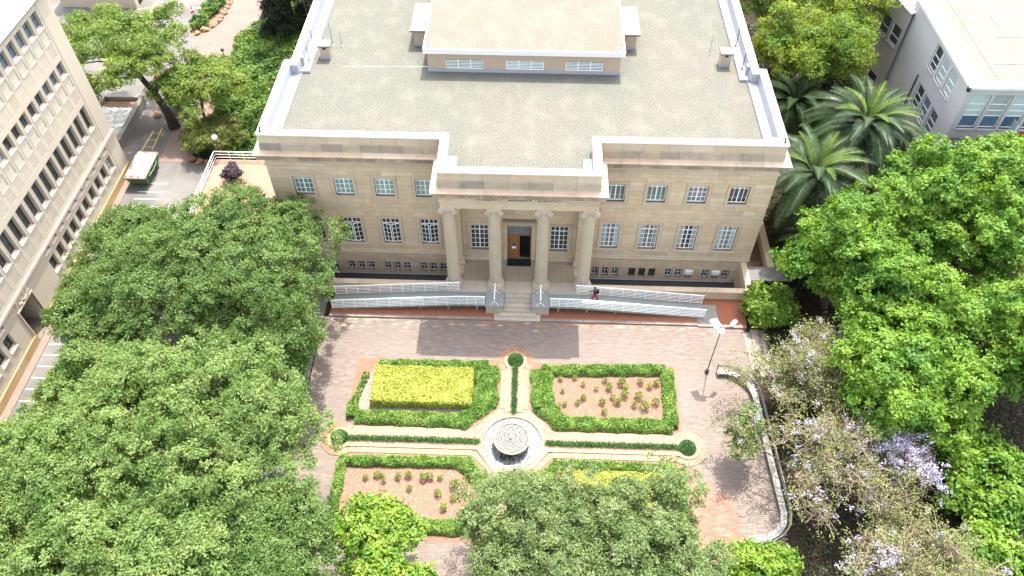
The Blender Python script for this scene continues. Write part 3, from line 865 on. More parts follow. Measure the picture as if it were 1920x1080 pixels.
# roof
g = MB().mat(M['gravel'])
g.poly([(-18.9,0.4,12.78),(18.9,0.4,12.78),(18.9,45.6,12.78),(-18.9,45.6,12.78)])
g.poly([(-5.5,-3.4,12.78),(5.5,-3.4,12.78),(5.5,0.4,12.78),(-5.5,0.4,12.78)])
g.build('roof', None, lib)
g = MB()
for s in (-1,1):
    def bx(mat, xa, xb, *r):
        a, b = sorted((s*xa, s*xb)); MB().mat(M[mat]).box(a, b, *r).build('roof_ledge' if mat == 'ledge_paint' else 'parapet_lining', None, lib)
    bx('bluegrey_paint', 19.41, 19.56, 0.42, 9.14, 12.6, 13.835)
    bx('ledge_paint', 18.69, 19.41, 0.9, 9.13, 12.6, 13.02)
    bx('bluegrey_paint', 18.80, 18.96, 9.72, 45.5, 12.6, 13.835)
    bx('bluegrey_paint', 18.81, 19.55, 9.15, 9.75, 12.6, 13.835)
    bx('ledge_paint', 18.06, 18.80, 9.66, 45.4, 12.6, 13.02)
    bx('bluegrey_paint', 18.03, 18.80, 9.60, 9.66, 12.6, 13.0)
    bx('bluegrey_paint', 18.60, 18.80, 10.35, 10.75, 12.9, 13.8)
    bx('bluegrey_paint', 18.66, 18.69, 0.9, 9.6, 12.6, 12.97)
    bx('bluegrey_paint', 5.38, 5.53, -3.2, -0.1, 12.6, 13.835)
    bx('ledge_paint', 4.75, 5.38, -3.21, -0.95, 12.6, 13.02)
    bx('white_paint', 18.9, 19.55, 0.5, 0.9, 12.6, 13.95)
# penthouse on the roof
g = MB().mat(M['render_pent'])
wins = [(-6.55,-3.42),(-1.5,1.7),(3.45,6.72)]
wall_holes(g, lambda u,w,d: (u, 10.3+d, w), -8.05, 8.05, 12.6, 14.7, [(a,b,13.06,13.98) for a,b in wins], 0.2)
for s in (-1,1):
    g.poly([(s*8.05,10.3,12.6),(s*8.05,45,12.6),(s*8.05,45,14.7),(s*8.05,10.3,14.7)])
pent = g.build('penthouse', None, lib)
g = MB().mat(M['white_paint']); g.box(-8.36,8.36,9.95,45,14.66,15.10)
g.mat(M['gravel_pent']).box(-8.22,8.22,10.09,44.9,15.0,15.112)
g.build('penthouse_roof', None, pent)
g = MB().mat(M['bluegrey_paint']); g.box(-8.09,8.09,10.24,10.31,12.6,12.98)
for a, b in ((-8.09,-6.6),(-3.37,-1.55),(1.75,3.4),(6.77,8.09)): g.box(a,b,10.255,10.31,12.98,13.06)
g.box(-8.1,-8.04,10.31,44,12.6,12.98); g.box(8.04,8.1,10.31,44,12.6,12.98)
g.build('upstand', None, pent)
lw = MB().mat(M['white_frame']); W3, H3 = 3.17, 0.92
lw.box(-W3/2,W3/2,-0.05,0,0,0.05); lw.box(-W3/2,W3/2,-0.05,0,H3-0.05,H3)
for i in range(4):
    x = -W3/2+0.025+i*(W3-0.05)/3; lw.box(x-0.03,x+0.03,-0.055,0,0.05,H3-0.05)
for i in range(3):
    for j in range(1,6):
        x0 = -W3/2+0.06+i*(W3-0.05)/3
        lw.box(x0, x0+0.97, -0.04, -0.01, 0.05+j*0.137-0.02, 0.05+j*0.137+0.02)
lw = lw.mesh('window', M['white_frame'])
lp = pane_mesh(W3, H3, 0.03).mesh('pane', M['glass_green'])
for a, b in wins:
    inst('window', lw, pent, ((a+b)/2, 10.42, 13.06))
    inst('pane', lp, pent, ((a+b)/2, 10.42, 13.06))
for s in (-1,1):
    g = MB().mat(M['render_pent'])
    xa, xb = sorted((s*8.05, s*9.68)); g.box(xa, xb, 14.1, 18.2, 12.6, 14.25)
    g.mat(M['bluegrey_paint']).box(xa-0.02, xb+0.02, 14.06, 18.2, 12.6, 13.0)
    g.mat(M['slab_grey'])
    xa, xb = sorted((s*8.06, s*9.95))
    for i in range(3): g.box(xa, xb, 13.78+i*1.55, 13.78+(i+1)*1.55-0.03, 14.25, 14.40)
    g.build('plant_room', None, lib)
for s, cx in ((-1,-17.08),(1,17.1)):
    g = MB().mat(M['render_pent']); g.box(cx-0.42,cx+0.42,11.72,12.5,12.6,14.0)
    g.mat(M['bluegrey_paint']).box(cx-0.44,cx+0.44,11.70,12.52,12.6,13.05)
    g.mat(M['slab_grey']).box(cx-0.56,cx+0.56,11.58,12.62,14.0,14.12)
    g.mat(M['dark_inside']).box(cx-0.14,cx+0.14,11.715,11.73,13.72,13.9)
    g.build('chimney', None, lib)
# portico
fl = MB().mat(M['stone_floor'])
for x0, x1, y0, y1 in [(-4.75+i*1.19, -4.75+(i+1)*1.19, yy0, yy1) for i in range(8) for yy0, yy1 in ((-1.75,-0.5),(-3.0,-1.75))]:
    MB().mat(M['stone_floor']).box(x0+0.008, x1-0.008, y0+0.008, y1-0.008, 1.0, 1.15).build('floor_slab', None, lib)
for x0, x1 in ((-5.98,-4.9),(-4.9,-3.6),(-3.6,-2.66),(-2.66,-1.15),(-1.15,0),(0,1.15),(1.15,2.66),(2.66,3.6),(3.6,4.9),(4.9,5.98)):
    y0 = -4.28 if abs(x0+x1)/2 < 1.2 or abs(x0+x1)/2 > 2.6 else -4.06
    MB().mat(M['stone_step']).box(x0+0.006, x1-0.006, y0, -3.01, 0.0, 1.15).build('floor_slab', None, lib)
MB().mat(M['stone_step']).box(-5.9,5.9,-3.02,-2.05,0.0,1.0).build('podium', None, lib)
for a, b in ((-4.78,-1.42),(1.42,4.78)): MB().mat(M['stone_trim']).box(a,b,-0.62,-0.46,1.15,1.55).build('skirting', None, lib)
for s in (-1,1):
    a, b = sorted((s*4.66, s*5.99)); MB().mat(M['stone_trim']).box(a,b,-1.2,-0.5,1.15,1.5).box(a+0.05,b-0.05,-1.14,-0.5,1.5,1.75).build('pilaster_base', None, lib)
zs = [(0.985,-4.62,1.15),(0.82,-5.0,1.15),(0.655,-5.39,1.15),(0.49,-5.73,1.18),(0.325,-6.1,1.53)]
for z, y, hw in zs: MB().mat(M['stone_step']).box(-hw+0.004, hw-0.004, y, -4.0, z-0.165, z).build('step', None, lib)
for i in range(3): MB().mat(M['stone_step']).box(-1.95+i*1.3+0.006,-0.65+i*1.3-0.006,-6.45,-5.6,0.0,0.162).build('step', None, lib)
for s in (-1,1):
    a, b = sorted((s*1.16, s*2.66)); g = MB().mat(M['concrete_ped']); g.box(a,b,-5.80,-4.065,1.0,1.155); g.mat(M['stone_step']).box(a+0.03,b-0.03,-5.74,-4.1,0.0,1.0)
    g.build('pedestal', None, lib)
NF = 20
def fluted(r0, r1, z0, z1, steps=8, n=NF*4):
    v, f = [], []
    for i in range(steps+1):
        t = i/steps; r = r0+(r1-r0)*(t**1.5)
        for k in range(n):
            q = k % 4
            rr = r*(1.0 if q in (0,) else (0.945 if q in (1,3) else 0.915))
            a = 2*math.pi*k/n
            v.append((rr*math.cos(a), rr*math.sin(a), z0+(z1-z0)*t))
    for i in range(steps):
        for k in range(n): f.append((i*n+k, i*n+(k+1)%n, (i+1)*n+(k+1)%n, (i+1)*n+k))
    return v, f
v, f = fluted(0.515, 0.435, 0.52, 8.62)
col_me = MB().faces(v, f).mesh('column', M['stone_column'])
bs = MB(); bs.lathe([(0.76,0.0),(0.78,0.06),(0.76,0.16),(0.66,0.18),(0.60,0.24),(0.60,0.30),(0.68,0.33),(0.69,0.40),(0.63,0.46),(0.53,0.48),(0.52,0.54)], n=32)
base_me = bs.mesh('column_base', M['stone_column'], smooth=False)
cp = MB()
cp.lathe([(0.44,8.55),(0.47,8.60),(0.44,8.64),(0.54,8.80),(0.54,8.86)], n=24)
cp.box(-0.56,0.56,-0.50,0.50,9.02,9.16); cp.box(-0.48,0.48,-0.46,0.46,8.82,9.02)
for s in (-1,1):
    for y0, y1 in ((-0.55,-0.40),(0.40,0.55)):
        n = 20; c = (s*0.50, 8.83)
        for r, ya, yb in ((0.235, y0, y1), (0.15, y0-0.025 if y0 < 0 else y0, y1 if y0 < 0 else y1+0.025), (0.07, y0-0.05 if y0 < 0 else y0, y1 if y0 < 0 else y1+0.05)):
            ring = [(c[0]+r*math.cos(2*math.pi*k/n), c[1]+r*math.sin(2*math.pi*k/n)) for k in range(n)]
            vv = [(x, ya, z) for x, z in ring]+[(x, yb, z) for x, z in ring]
            cp.faces(vv, [(k,(k+1)%n,(k+1)%n+n,k+n) for k in range(n)]+[tuple(range(n)), tuple(range(2*n-1,n-1,-1))])
    n = 12
    ring = [(s*0.50+0.15*math.cos(2*math.pi*k/n), 8.83+0.15*math.sin(2*math.pi*k/n)) for k in range(n)]
    cp.faces([(x,-0.42,z) for x,z in ring]+[(x,0.42,z) for x,z in ring], [(k,(k+1)%n,(k+1)%n+n,k+n) for k in range(n)])
cap_me = cp.mesh('capital', M['stone_column'])
for x in (-5.42,-1.90,1.90,5.42):
    c = inst('column', col_me, lib, (x,-3.30,1.15)); sub('column_base', base_me, c); sub('capital', cap_me, c)
# door
g = frame_mb(2.04, 4.16, 0.36, -0.05, 0.10, bottom=False); g.v = [(x, y+BY, z+1.16) for x,y,z in g.v]; g.mat(M['stone_trim'])
g.box(-1.46,1.46,BY-0.2,BY+0.05,5.68,5.84)
g.build('door_surround', M['stone_trim'], lib)
DY = BY+0.30
g = MB().mat(M['wood'])
g.box(-1.02,-0.92,DY-0.1,DY,1.15,5.3); g.box(0.92,1.02,DY-0.1,DY,1.15,5.3); g.box(-0.92,0.92,DY-0.09,DY,3.93,4.06); g.box(-0.92,0.92,DY-0.09,DY,5.2,5.3); g.box(-0.03,0.03,DY-0.05,DY,1.15,3.93)
dfr = g.build('door_frame', None, lib)
g = MB().mat(M['wood']); g.box(-0.90,-0.02,DY-0.05,DY-0.01,1.17,3.92)
for z0, z1 in ((1.35,1.78),(1.95,3.2),(3.38,3.78)):
    g.box(-0.80,-0.14,DY-0.065,DY-0.05,z0,z0+0.04); g.box(-0.80,-0.14,DY-0.065,DY-0.05,z1-0.04,z1)
    g.box(-0.80,-0.76,DY-0.065,DY-0.05,z0+0.04,z1-0.04); g.box(-0.18,-0.14,DY-0.065,DY-0.05,z0+0.04,z1-0.04)
dl = g.build('door_leaf', None, lib)
MB().mat(M['paper_blue']).box(-0.62,-0.30,DY-0.075,DY-0.052,2.62,2.98).build('poster', None, dl)
MB().mat(M['paper_white']).box(-0.64,-0.28,DY-0.075,DY-0.052,2.34,2.60).build('notice', None, dl)
g = MB().mat(M['glass_grey']).box(-0.92,0.92,DY-0.03,DY-0.02,4.06,5.2)
tw = g.build('transom_window', None, lib)
g = MB().mat(M['dark_metal'])
for i in range(1,6): g.box(-0.92+i*0.307-0.012,-0.92+i*0.307+0.012,DY-0.045,DY-0.031,4.06,5.2)
for i in range(1,4): g.box(-0.92,0.92,DY-0.046,DY-0.032,4.06+i*0.285-0.012,4.06+i*0.285+0.012)
g.build('glazing_bars', None, tw)
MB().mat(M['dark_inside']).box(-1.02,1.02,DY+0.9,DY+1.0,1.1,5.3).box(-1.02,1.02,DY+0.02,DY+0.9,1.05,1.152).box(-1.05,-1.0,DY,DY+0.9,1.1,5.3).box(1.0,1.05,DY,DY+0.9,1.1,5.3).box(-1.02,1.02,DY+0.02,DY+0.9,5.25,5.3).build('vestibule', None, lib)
# lettering on the frieze
cu = bpy.data.curves.new('lettering', 'FONT')
cu.body = 'WILLIAM   CULLEN   LIBRARY'
cu.size = 0.62; cu.extrude = 0.012; cu.align_x = 'CENTER'; cu.space_character = 1.12
tmp = bpy.data.objects.new('tmp_text', cu); COL.objects.link(tmp)
bpy.context.view_layer.update()
me = bpy.data.meshes.new_from_object(tmp.evaluated_get(bpy.context.evaluated_depsgraph_get()))
bpy.data.objects.remove(tmp)
xs = [v.co.x for v in me.vertices]; k = 6.55/(max(xs)-min(xs))
for v in me.vertices: v.co.x *= k
me.materials.clear(); me.materials.append(M['letter'])
lt = inst('lettering', me, lib, (0, -FP-0.014, 11.235), rot=(math.pi/2,0,0))
# area way in front of the basement
g = MB().mat(M['area_floor'])
g.poly([(-20,-3.15,-1.75),(19.3,-3.15,-1.75),(19.3,0.05,-1.75),(-20,0.05,-1.75)])
tag(g.build('areaway_floor'), kind='structure')
aw = thing('area_wall', 'low sandstone retaining wall round the sunken basement area', 'wall', (12,-3.3,0))
g = MB().mat(M['stone'])
g.box(-19.9,-5.95,-3.55,-3.12,-1.8,1.0); g.box(5.95,19.70,-3.55,-3.12,-1.8,1.0); g.box(19.28,19.70,-3.12,-0.01,-1.8,1.0); g.box(-19.97,-19.6,-3.12,-0.01,-1.8,1.0)
g.build('wall_face', None, aw)
for a, b in ((-19.9,-6.0),(6.0,19.75)):
    n = round((b-a)/1.3); w = (b-a)/n
    for i in range(n): MB().mat(M['stone_trim']).box(a+i*w+0.008,a+(i+1)*w-0.008,-3.62,-3.10,1.0,1.12).build('coping_stone', None, aw)
for i in range(2): MB().mat(M['stone_trim']).box(19.24,19.75,-3.09+i*1.54,-1.56+i*1.54,1.0,1.12).build('coping_stone', None, aw)
for a, b in ((-19,-6.2),(6.2,19)): MB().mat(M['ledge_paint']).tube([(a,-0.10,-1.55),(b,-0.10,-1.55)],0.05,6).build('drain_pipe', None, lib)

# ramps and rails
def railing(label, p0, p1, posts, h, group):
    t = thing('ramp_railing', label, 'railing', tuple((Vector(p0)+Vector(p1))/2), group)
    p0, p1 = Vector(p0), Vector(p1)
    for i in range(posts):
        q = p0+(p1-p0)*(i/(posts-1)); MB().mat(M['white_rail']).beam(q-Vector((0,0,0.06)), q+Vector((0,0,h)), 0.055).build('post', None, t)
    for k in range(6):
        z = Vector((0,0,h*(k+0.35)/5.35)); w = 0.075 if k == 5 else 0.032
        e = (p1-p0).normalized()*(0.1 if k == 5 else 0)
        MB().mat(M['white_rail']).beam(p0+z-e, p1+z+e, w).build('rail', None, t)
    return t
for s, nm in ((-1,'left'),(1,'right')):
    r = thing('access_ramp', f'long grey-green concrete wheelchair ramp rising to the portico from the {nm}', 'ramp', (s*9,-4.85,0), 'access ramps beside the steps')
    g = MB().mat(M['concrete_green'])
    n = 12
    for y0, y1 in ((-5.62,-4.06),):
        top = [(s*15.6,0.16),(s*4.9,1.10),(s*2.68,1.13)]
        for (xa, za), (xb, zb) in zip(top, top[1:]):
            v = [(xa,y0,za),(xb,y0,zb),(xb,y1 if abs(xb) > 4.8 else -4.285,zb),(xa,y1 if abs(xa) > 5 else -4.285,za)]
            if abs(xa) < 5: v[3] = (xa,-4.285,za)
            v2 = [(x,y,max(0.0,z-0.22)) for x,y,z in v]
            g.faces(v+v2, [(0,1,2,3),(7,6,5,4),(0,4,5,1),(1,5,6,2),(2,6,7,3),(3,7,4,0)])
    o = g.build('deck', None, r); fixn(o)
    g = MB().mat(M['concrete'])
    for i in range(5): g.box(s*(13-i*2.4)-0.1, s*(13-i*2.4)+0.1, -5.4, -4.3, 0.1, 0.16+(15.6-(13-i*2.4))*0.088-0.18)
    g.build('support', None, r)
    zz = lambda x: 0.16+(15.6-abs(x))/10.7*0.94
    where = 'left' if s < 0 else 'right'
    railing(f'white ramp railing on the plaza side of the {where} ramp', (s*15.55,-5.60,zz(15.55)), (s*4.9,-5.60,1.10), 12, 1.0, 'white ramp railings')
    railing(f'short white railing continuing level up to the {where} stair pedestal', (s*4.86,-5.60,1.10), (s*2.75,-5.60,1.13), 4, 1.0, 'white ramp railings')
    railing(f'white ramp railing on the building side of the {where} ramp', (s*15.55,-4.08,zz(15.55)), (s*4.95,-4.08,1.10), 12, 1.0, 'white ramp railings')
    t = thing('stair_handrail', f'white metal handrail standing on the {where} stair pedestal', 'handrail', (s*1.9,-4.8,1.15), 'handrails on the stair pedestals')
    MB().mat(M['white_rail']).tube([(s*1.9,-3.98,1.95),(s*1.9,-4.4,2.0),(s*1.9,-5.35,2.0),(s*1.9,-5.62,1.9)],0.05,6).build('rail', None, t)
    for y in (-4.25,-5.55):
        g = MB().mat(M['white_rail']); g.tube([(s*1.9,y,1.5),(s*1.9,y,1.97)],0.03,6)
        for d in (-1,1): g.tube([(s*1.9,y,1.5),(s*1.9+d*0.32,y-0.08,1.16)],0.025,5)
        g.build('post', None, t)
o = MB().mat(M['black']).box(-1.04,1.04,-1.25,-0.42,1.153,1.175).build('door_mat', None, None, loc=(0,-0.8,1.153))
tag(o, 'black rubber door mat lying in front of the library entrance', 'door mat')

# ------------------------------------------------------------------ office building on the left
LX = -38.9
off = thing('office_building', 'cream concrete office block with rows of deep-set windows beside the road', 'building', (LX,-5,0))
bays = [8.92-1.395*i for i in range(23)]
HW = 0.48
PL = lambda u, w, d: (LX-d, u, w)
rows = {'a':(16.75,18.3,0.34),'b':(12.33,13.72,0.34),'c':(6.75,9.18,0.36),'d':(3.95,4.58,0.34),'e':(1.95,3.52,0.36)}
panels = {'p':(15.62,16.60,0.045),'q':(14.2,15.3,0.03),'r':(11.1,12.18,0.045),'s':(9.75,10.72,0.03),'t':(5.2,6.45,0.03),'u':(1.12,1.72,0.03)}
gap_door = lambda y: -12.0 < y < -5.0
holes = []
for y in bays:
    for k, (a, b, d) in rows.items():
        if k in 'de' and gap_door(y): continue
        holes.append((y-HW, y+HW, a, b))
    for k, (a, b, d) in panels.items():
        if k == 'u' and gap_door(y): continue
        holes.append((y-HW+0.03, y+HW-0.03, a, b))
holes.append((-9.68,-7.47,0.86,3.58))
w = MB().mat(M['lb_wall'])
wall_holes(w, PL, -24, 11.6, 0.86, 18.9, holes, 0.0, False)
def reveals(mb, h, d):
    a,b,c,e = h
    mb.poly([PL(a,c,0),PL(a,e,0),PL(a,e,d),PL(a,c,d)]); mb.poly([PL(b,e,0),PL(b,c,0),PL(b,c,d),PL(b,e,d)])
    mb.poly([PL(a,e,0),PL(b,e,0),PL(b,e,d),PL(a,e,d)]); mb.poly([PL(b,c,0),PL(a,c,0),PL(a,c,d),PL(b,c,d)])
for y in bays:
    for k, (a, b, d) in list(rows.items())+list(panels.items()):
        if k in 'deu' and gap_door(y): continue
        hw = HW if k in rows else HW-0.03
        reveals(w, (y-hw, y+hw, a, b), d)
    for sgn in (-1,1):
        for a, b in ((15.45,18.42),(10.95,13.82),(6.5,9.28)):
            w.box(LX-0.02, LX+0.022, y+sgn*(HW+0.075)-0.035, y+sgn*(HW+0.075)+0.035, a, b)
    w.box(LX-0.02, LX+0.02, y-HW-0.04, y+HW+0.04, 15.45, 15.53); w.box(LX-0.02, LX+0.02, y-HW-0.04, y+HW+0.04, 10.95, 11.02)
    w.box(LX-0.02, LX+0.02, y-HW-0.11, y+HW+0.11, 18.42, 18.48)
w.poly([(LX,11.6,-0.1),(-75,11.6,-0.1),(-75,11.6,18.9),(LX,11.6,18.9)])
w.poly([(LX,-24,-0.1),(-75,-24,-0.1),(-75,-24,18.9),(LX,-24,18.9)]); w.poly([(-75,-24,0),(-75,11.6,0),(-75,11.6,18.9),(-75,-24,18.9)])
# groove beside the plain end strip
w.mat(M['slab_grey']).box(LX-0.02, LX+0.012, 9.72, 9.76, 4.9, 18.7).box(LX-0.02, LX+0.012, 9.72, 9.76, 0.9, 4.5)
ow = w.build('wall', None, off)
g = MB().mat(M['white_paint']).box(-75.3, LX+0.22, -24.3, 11.85, 18.9, 19.15); g.mat(M['slab_grey']).box(LX-0.1, LX+0.1, -24.2, 11.7, 18.72, 18.9)
g.build('roof', None, off)
for i in range(12): MB().mat(M['lb_ledge']).box(LX-0.02, LX+0.16, 11.62-(i+1)*2.96+0.01, 11.62-i*2.96, 4.64, 4.88).build('ledge', None, off)
g = MB().mat(M['lb_plinth'])
for a, b in ((-24,-9.68),(-7.47,11.62)):
    n = max(1, round((b-a)/2.2)); q = (b-a)/n
    for i in range(n): MB().mat(M['lb_plinth']).box(LX-0.1, LX+0.13, a+i*q+0.008, a+(i+1)*q-0.008, -0.1, 0.84).build('plinth', None, off)
g = MB().mat(M['lb_plinth']).box(LX-3.5,LX-0.12,11.56,11.68,-0.1,0.84); g.build('plinth', None, off)
rz = math.pi/2
def lwin(h, bars):
    mb = MB().mat(M['dark_metal'])
    mb.box(-HW,-HW+0.05,-0.04,0,0,h); mb.box(HW-0.05,HW,-0.04,0,0,h); mb.box(-HW+0.05,HW-0.05,-0.04,0,0,0.05); mb.box(-HW+0.05,HW-0.05,-0.04,0,h-0.05,h)
    for z in bars: mb.box(-HW+0.05,HW-0.05,-0.035,-0.002,h*z-0.025,h*z+0.025)
    if len(bars) > 1: mb.box(-0.025,0.025,-0.03,-0.001,0.05,h-0.05)
    return mb.mesh('window')
def lsill(d): return MB().faces([(-HW+0.01,-d-0.025,0),(HW-0.01,-d-0.025,0),(HW-0.01,-d-0.025,0.06),(-HW+0.01,-d-0.025,0.06),(-HW+0.01,-0.05,0.0),(HW-0.01,-0.05,0.0),(HW-0.01,-0.05,0.22),(-HW+0.01,-0.05,0.22)],
    [(0,1,2,3),(3,2,6,7),(0,3,7,4),(1,5,6,2)]).mesh('sill', M['lb_sill'])
lm = {k: (lwin(b-a, {'a':(0.62,),'b':(0.62,),'c':(0.36,0.7),'d':(),'e':(0.5,0.75)}[k]), {m: pane_mesh(2*HW, b-a).mesh('pane', M[m]) for m in ('glass_blue','glass_dark','glass_blind')}, lsill(d)) for k, (a, b, d) in rows.items()}
pm_ = {k: MB().box(-HW+0.03, HW-0.03, -0.02, 0, 0, b-a, 'k').mesh('spandrel_panel', M['lb_white' if k in 'pr' else 'lb_panel']) for k, (a, b, d) in panels.items()}
for i, y in enumerate(bays):
    for k, (a, b, d) in rows.items():
        if k in 'de' and gap_door(y): continue
        fm, pn, sl = lm[k]
        o = inst('window', fm, off, (LX-d+0.02, y, a), rz)
        gm = 'glass_dark'
        if k == 'a': gm = 'glass_blue'
        if k == 'b' and i < 3: gm = 'glass_blue'
        if k == 'b' and i in (8,9,12): gm = 'glass_blind'
        if k == 'e' and i == 0: gm = 'glass_blind'
        sub('pane', pn[gm], o); sub('sill', sl, o)
    for k, (a, b, d) in panels.items():
        if k == 'u' and gap_door(y): continue
        inst('spandrel_panel', pm_[k], off, (LX-d, y, a), rz)
# entrance with carved relief
g = MB().mat(M['lb_panel'])
g.poly([(LX,-7.47,0.02),(LX-3.2,-7.47,0.02),(LX-3.2,-7.47,3.58),(LX,-7.47,3.58)]); g.poly([(LX,-9.68,0.02),(LX-3.2,-9.68,0.02),(LX-3.2,-9.68,3.58),(LX,-9.68,3.58)])
g.poly([(LX,-9.68,3.58),(LX-3.2,-9.68,3.58),(LX-3.2,-7.47,3.58),(LX,-7.47,3.58)])
g.mat(M['pavement']).box(LX-3.2,LX+0.1,-9.68,-7.47,-0.1,0.12); g.mat(M['dark_inside']).box(LX-3.3,LX-3.2,-9.7,-7.4,0,3.6)
g.mat(M['lb_ledge']).box(LX-0.1,LX+0.1,-7.47,-7.36,0.1,3.70).box(LX-0.1,LX+0.1,-9.79,-9.68,0.1,3.70).box(LX-0.1,LX+0.1,-9.68,-7.47,3.58,3.70)
g.build('entrance', None, off)
g = MB().mat(M['lb_sill'])
g.box(LX-0.02,LX+0.03,-9.6,-7.45,3.74,4.56)
RR = random.Random(3)
for i in range(46):
    y, z = RR.uniform(-9.5,-7.55), RR.uniform(3.82,4.48); a = RR.uniform(0,3.14); L = RR.uniform(0.10,0.24)
    pts = [(LX+0.05+0.03*math.sin(t*2), y+math.cos(a+t*0.6)*L*(t-1), z+math.sin(a+t*0.6)*L*0.8*(t-1)) for t in (0,0.66,1.33,2)]
    g.tube(pts, [0.03,0.055,0.05,0.02], 5)
g.build('carved_relief', None, off)

# ------------------------------------------------------------------ white building on the right
rbt = thing('white_building', 'white rendered building with pink tiled flat roof and steel windows at upper right', 'building', (38,18,0))
w = MB().mat(M['rb_wall'])
WXp = 38.05
wy = [(13.25,14.75),(15.25,16.75),(17.15,18.65)]
wz = [(8.82,11.2),(4.6,6.98),(0.4,2.78)]
PW = lambda u, w_, d: (WXp+d, u, w_)
wh = [(a,b,c,d) for a,b in wy for c,d in wz]
wall_holes(w, PW, 10.8, 25.7, -0.1, 11.75, wh, 0.2)
sx = [(38.62+i*1.84, 40.2+i*1.84) for i in range(9)]
PS = lambda u, w_, d: (u, 10.8+d, w_)
shl = [(a,b,7.6,11.15) for a,b in sx]+[(a,b,3.1,6.5) for a,b in sx]
wall_holes(w, PS, WXp, 62, -0.1, 11.75, shl, 0.3)
w.poly([(WXp,25.7,0),(62,25.7,0),(62,25.7,11.75),(WXp,25.7,11.75)]); w.poly([(62,10.8,0),(62,25.7,0),(62,25.7,11.75),(62,10.8,11.75)])
# rotated beige wing behind
B0 = Vector((37.75,24.6)); BU = Vector((-0.19,0.98)).normalized(); BN = Vector((-BU.y, BU.x))
w.mat(M['rb_beige'])
PBW = lambda u, w_, d: (*(B0+BU*u-BN*d), w_)
bwh = [(0.6+i*2.05, 2.2+i*2.05, 6.5, 8.5) for i in range(6)]+[(1.4+i*2.05, 3.1+i*2.05, 0.2, 2.5) for i in range(6)]
wall_holes(w, PBW, 0.0, 26, -0.1, 10.55, bwh, 0.2)
w.build('wall', None, rbt)
q0 = B0+BU*26
g = MB().mat(M['white_paint'])
g.prism([tuple(B0+BN*0.2),tuple(B0-BN*12),tuple(q0-BN*12),tuple(q0+BN*0.2)], 10.55, 10.7, True)
g.build('wing_roof', None, rbt)
g = MB().mat(M['white_paint']); g.box(WXp-0.2,62.2,10.6,25.9,11.75,12.0); g.mat(M['rb_joint']).box(39.3,61,11.65,25.6,11.9,12.008)
rf = g.build('roof', None, rbt)
tl = MB().mat(M['rb_roof']); tj = 0
x = 39.32; cnt = 0
while x < 60.5:
    y = 11.67
    while y < 25.2:
        z = 12.03+RR.uniform(-0.004,0.006)
        if True:
            if cnt < 280 and x < 46: MB().mat(M['rb_roof']).box(x+0.006,x+0.604,y+0.006,y+0.604,12.0,z,'b').build('tile', None, rf); cnt += 1
            else: tl.box(x+0.006,x+0.604,y+0.006,y+0.604,12.0,z,'b')
        y += 0.61
    x += 0.61
for a_, b_ in (((40.52,11.7),(40.52,25.2)),((41.13,14.1),(44.2,14.1)),((44.18,13.5),(44.18,15.3)),((42.9,18.4),(46.5,18.4)),((43.6,20.2),(43.6,22.0))):
    MB().mat(M['dark_metal']).box(min(a_[0],b_[0])-0.03,max(a_[0],b_[0])+0.03,min(a_[1],b_[1])-0.03,max(a_[1],b_[1])+0.03,12.0,12.045).build('open_joint', None, rf)
o = tl.build('roof_tiles', None, rf); o['kind'] = 'stuff'
def rwin(wd, h, bars, vb=()):
    mb = win_mesh(wd, h, vb, bars, (), tuple(range(len(bars))), 0.05, 0.06)
    return mb.mesh('window', M['white_frame'])
rw = rwin(1.5, 2.38, (0.27,0.55)); rw_low = rw
rp = {k: pane_mesh(1.5, 2.38).mesh('pane', M[k]) for k in ('glass_dark','glass_blind','glass_grey','glass_blue')}
rsill = MB().box(-0.8,0.8,-0.30,-0.0,-0.10,0.0).mesh('sill', M['rb_wall'])
for j, (c, d) in enumerate(wz):
    for i, (a, b) in enumerate(wy):
        o = inst('window', rw, rbt, (WXp+0.18, (a+b)/2, c), -math.pi/2)
        sub('pane', rp['glass_dark' if (j == 2 or i == 2) else ('glass_blind' if j == 0 else 'glass_blue')], o); sub('sill', rsill, o)
rs = rwin(1.58, 3.55, (0.345,0.505,0.685)); rs2 = rwin(1.58, 3.4, (0.345,0.505,0.685))
up = MB().mat(M['glass_blind']).poly([(-0.77,-0.012,1.24),(0.77,-0.012,1.24),(0.77,-0.012,3.5),(-0.77,-0.012,3.5)]); up.mat(M['glass_deep']).poly([(-0.77,-0.012,0.02),(0.77,-0.012,0.02),(0.77,-0.012,1.22),(-0.77,-0.012,1.22)])
up = up.mesh('pane')
ssill = MB().box(-0.84,0.84,-0.42,0.0,-0.12,0.0).mesh('sill', M['rb_wall'])
for i, (a, b) in enumerate(sx):
    o = inst('window', rs, rbt, ((a+b)/2, 11.08, 7.6)); sub('pane', up, o); sub('sill', ssill, o)
    o = inst('window', rs2, rbt, ((a+b)/2, 11.08, 3.1)); sub('pane', up, o); sub('sill', ssill, o)
bp = pane_mesh(1.6, 2.0).mesh('pane', M['glass_dark']); bw = rwin(1.6, 2.0, (0.42,)); bw2 = rwin(1.7, 2.3, (0.3,0.58)); bp2 = pane_mesh(1.7, 2.3).mesh('pane', M['glass_dark'])
ang = math.atan2(BU.y, BU.x)+math.pi
for k, (a, b, c, d) in enumerate(bwh):
    p = PBW((a+b)/2, c, 0.16)
    o = inst('window', bw if k < 6 else bw2, rbt, p, ang); sub('pane', bp if k < 6 else bp2, o); sub('sill', rsill, o)
MB().mat(M['dark_metal']).tube([(WXp-0.08,19.35,7.3),(WXp-0.08,19.35,0)],0.07,6).build('drain_pipe', None, rbt)
MB().mat(M['dark_metal']).box(WXp-0.32,WXp-0.1,10.55,10.85,11.55,11.95).build('rainwater_head', None, rbt)
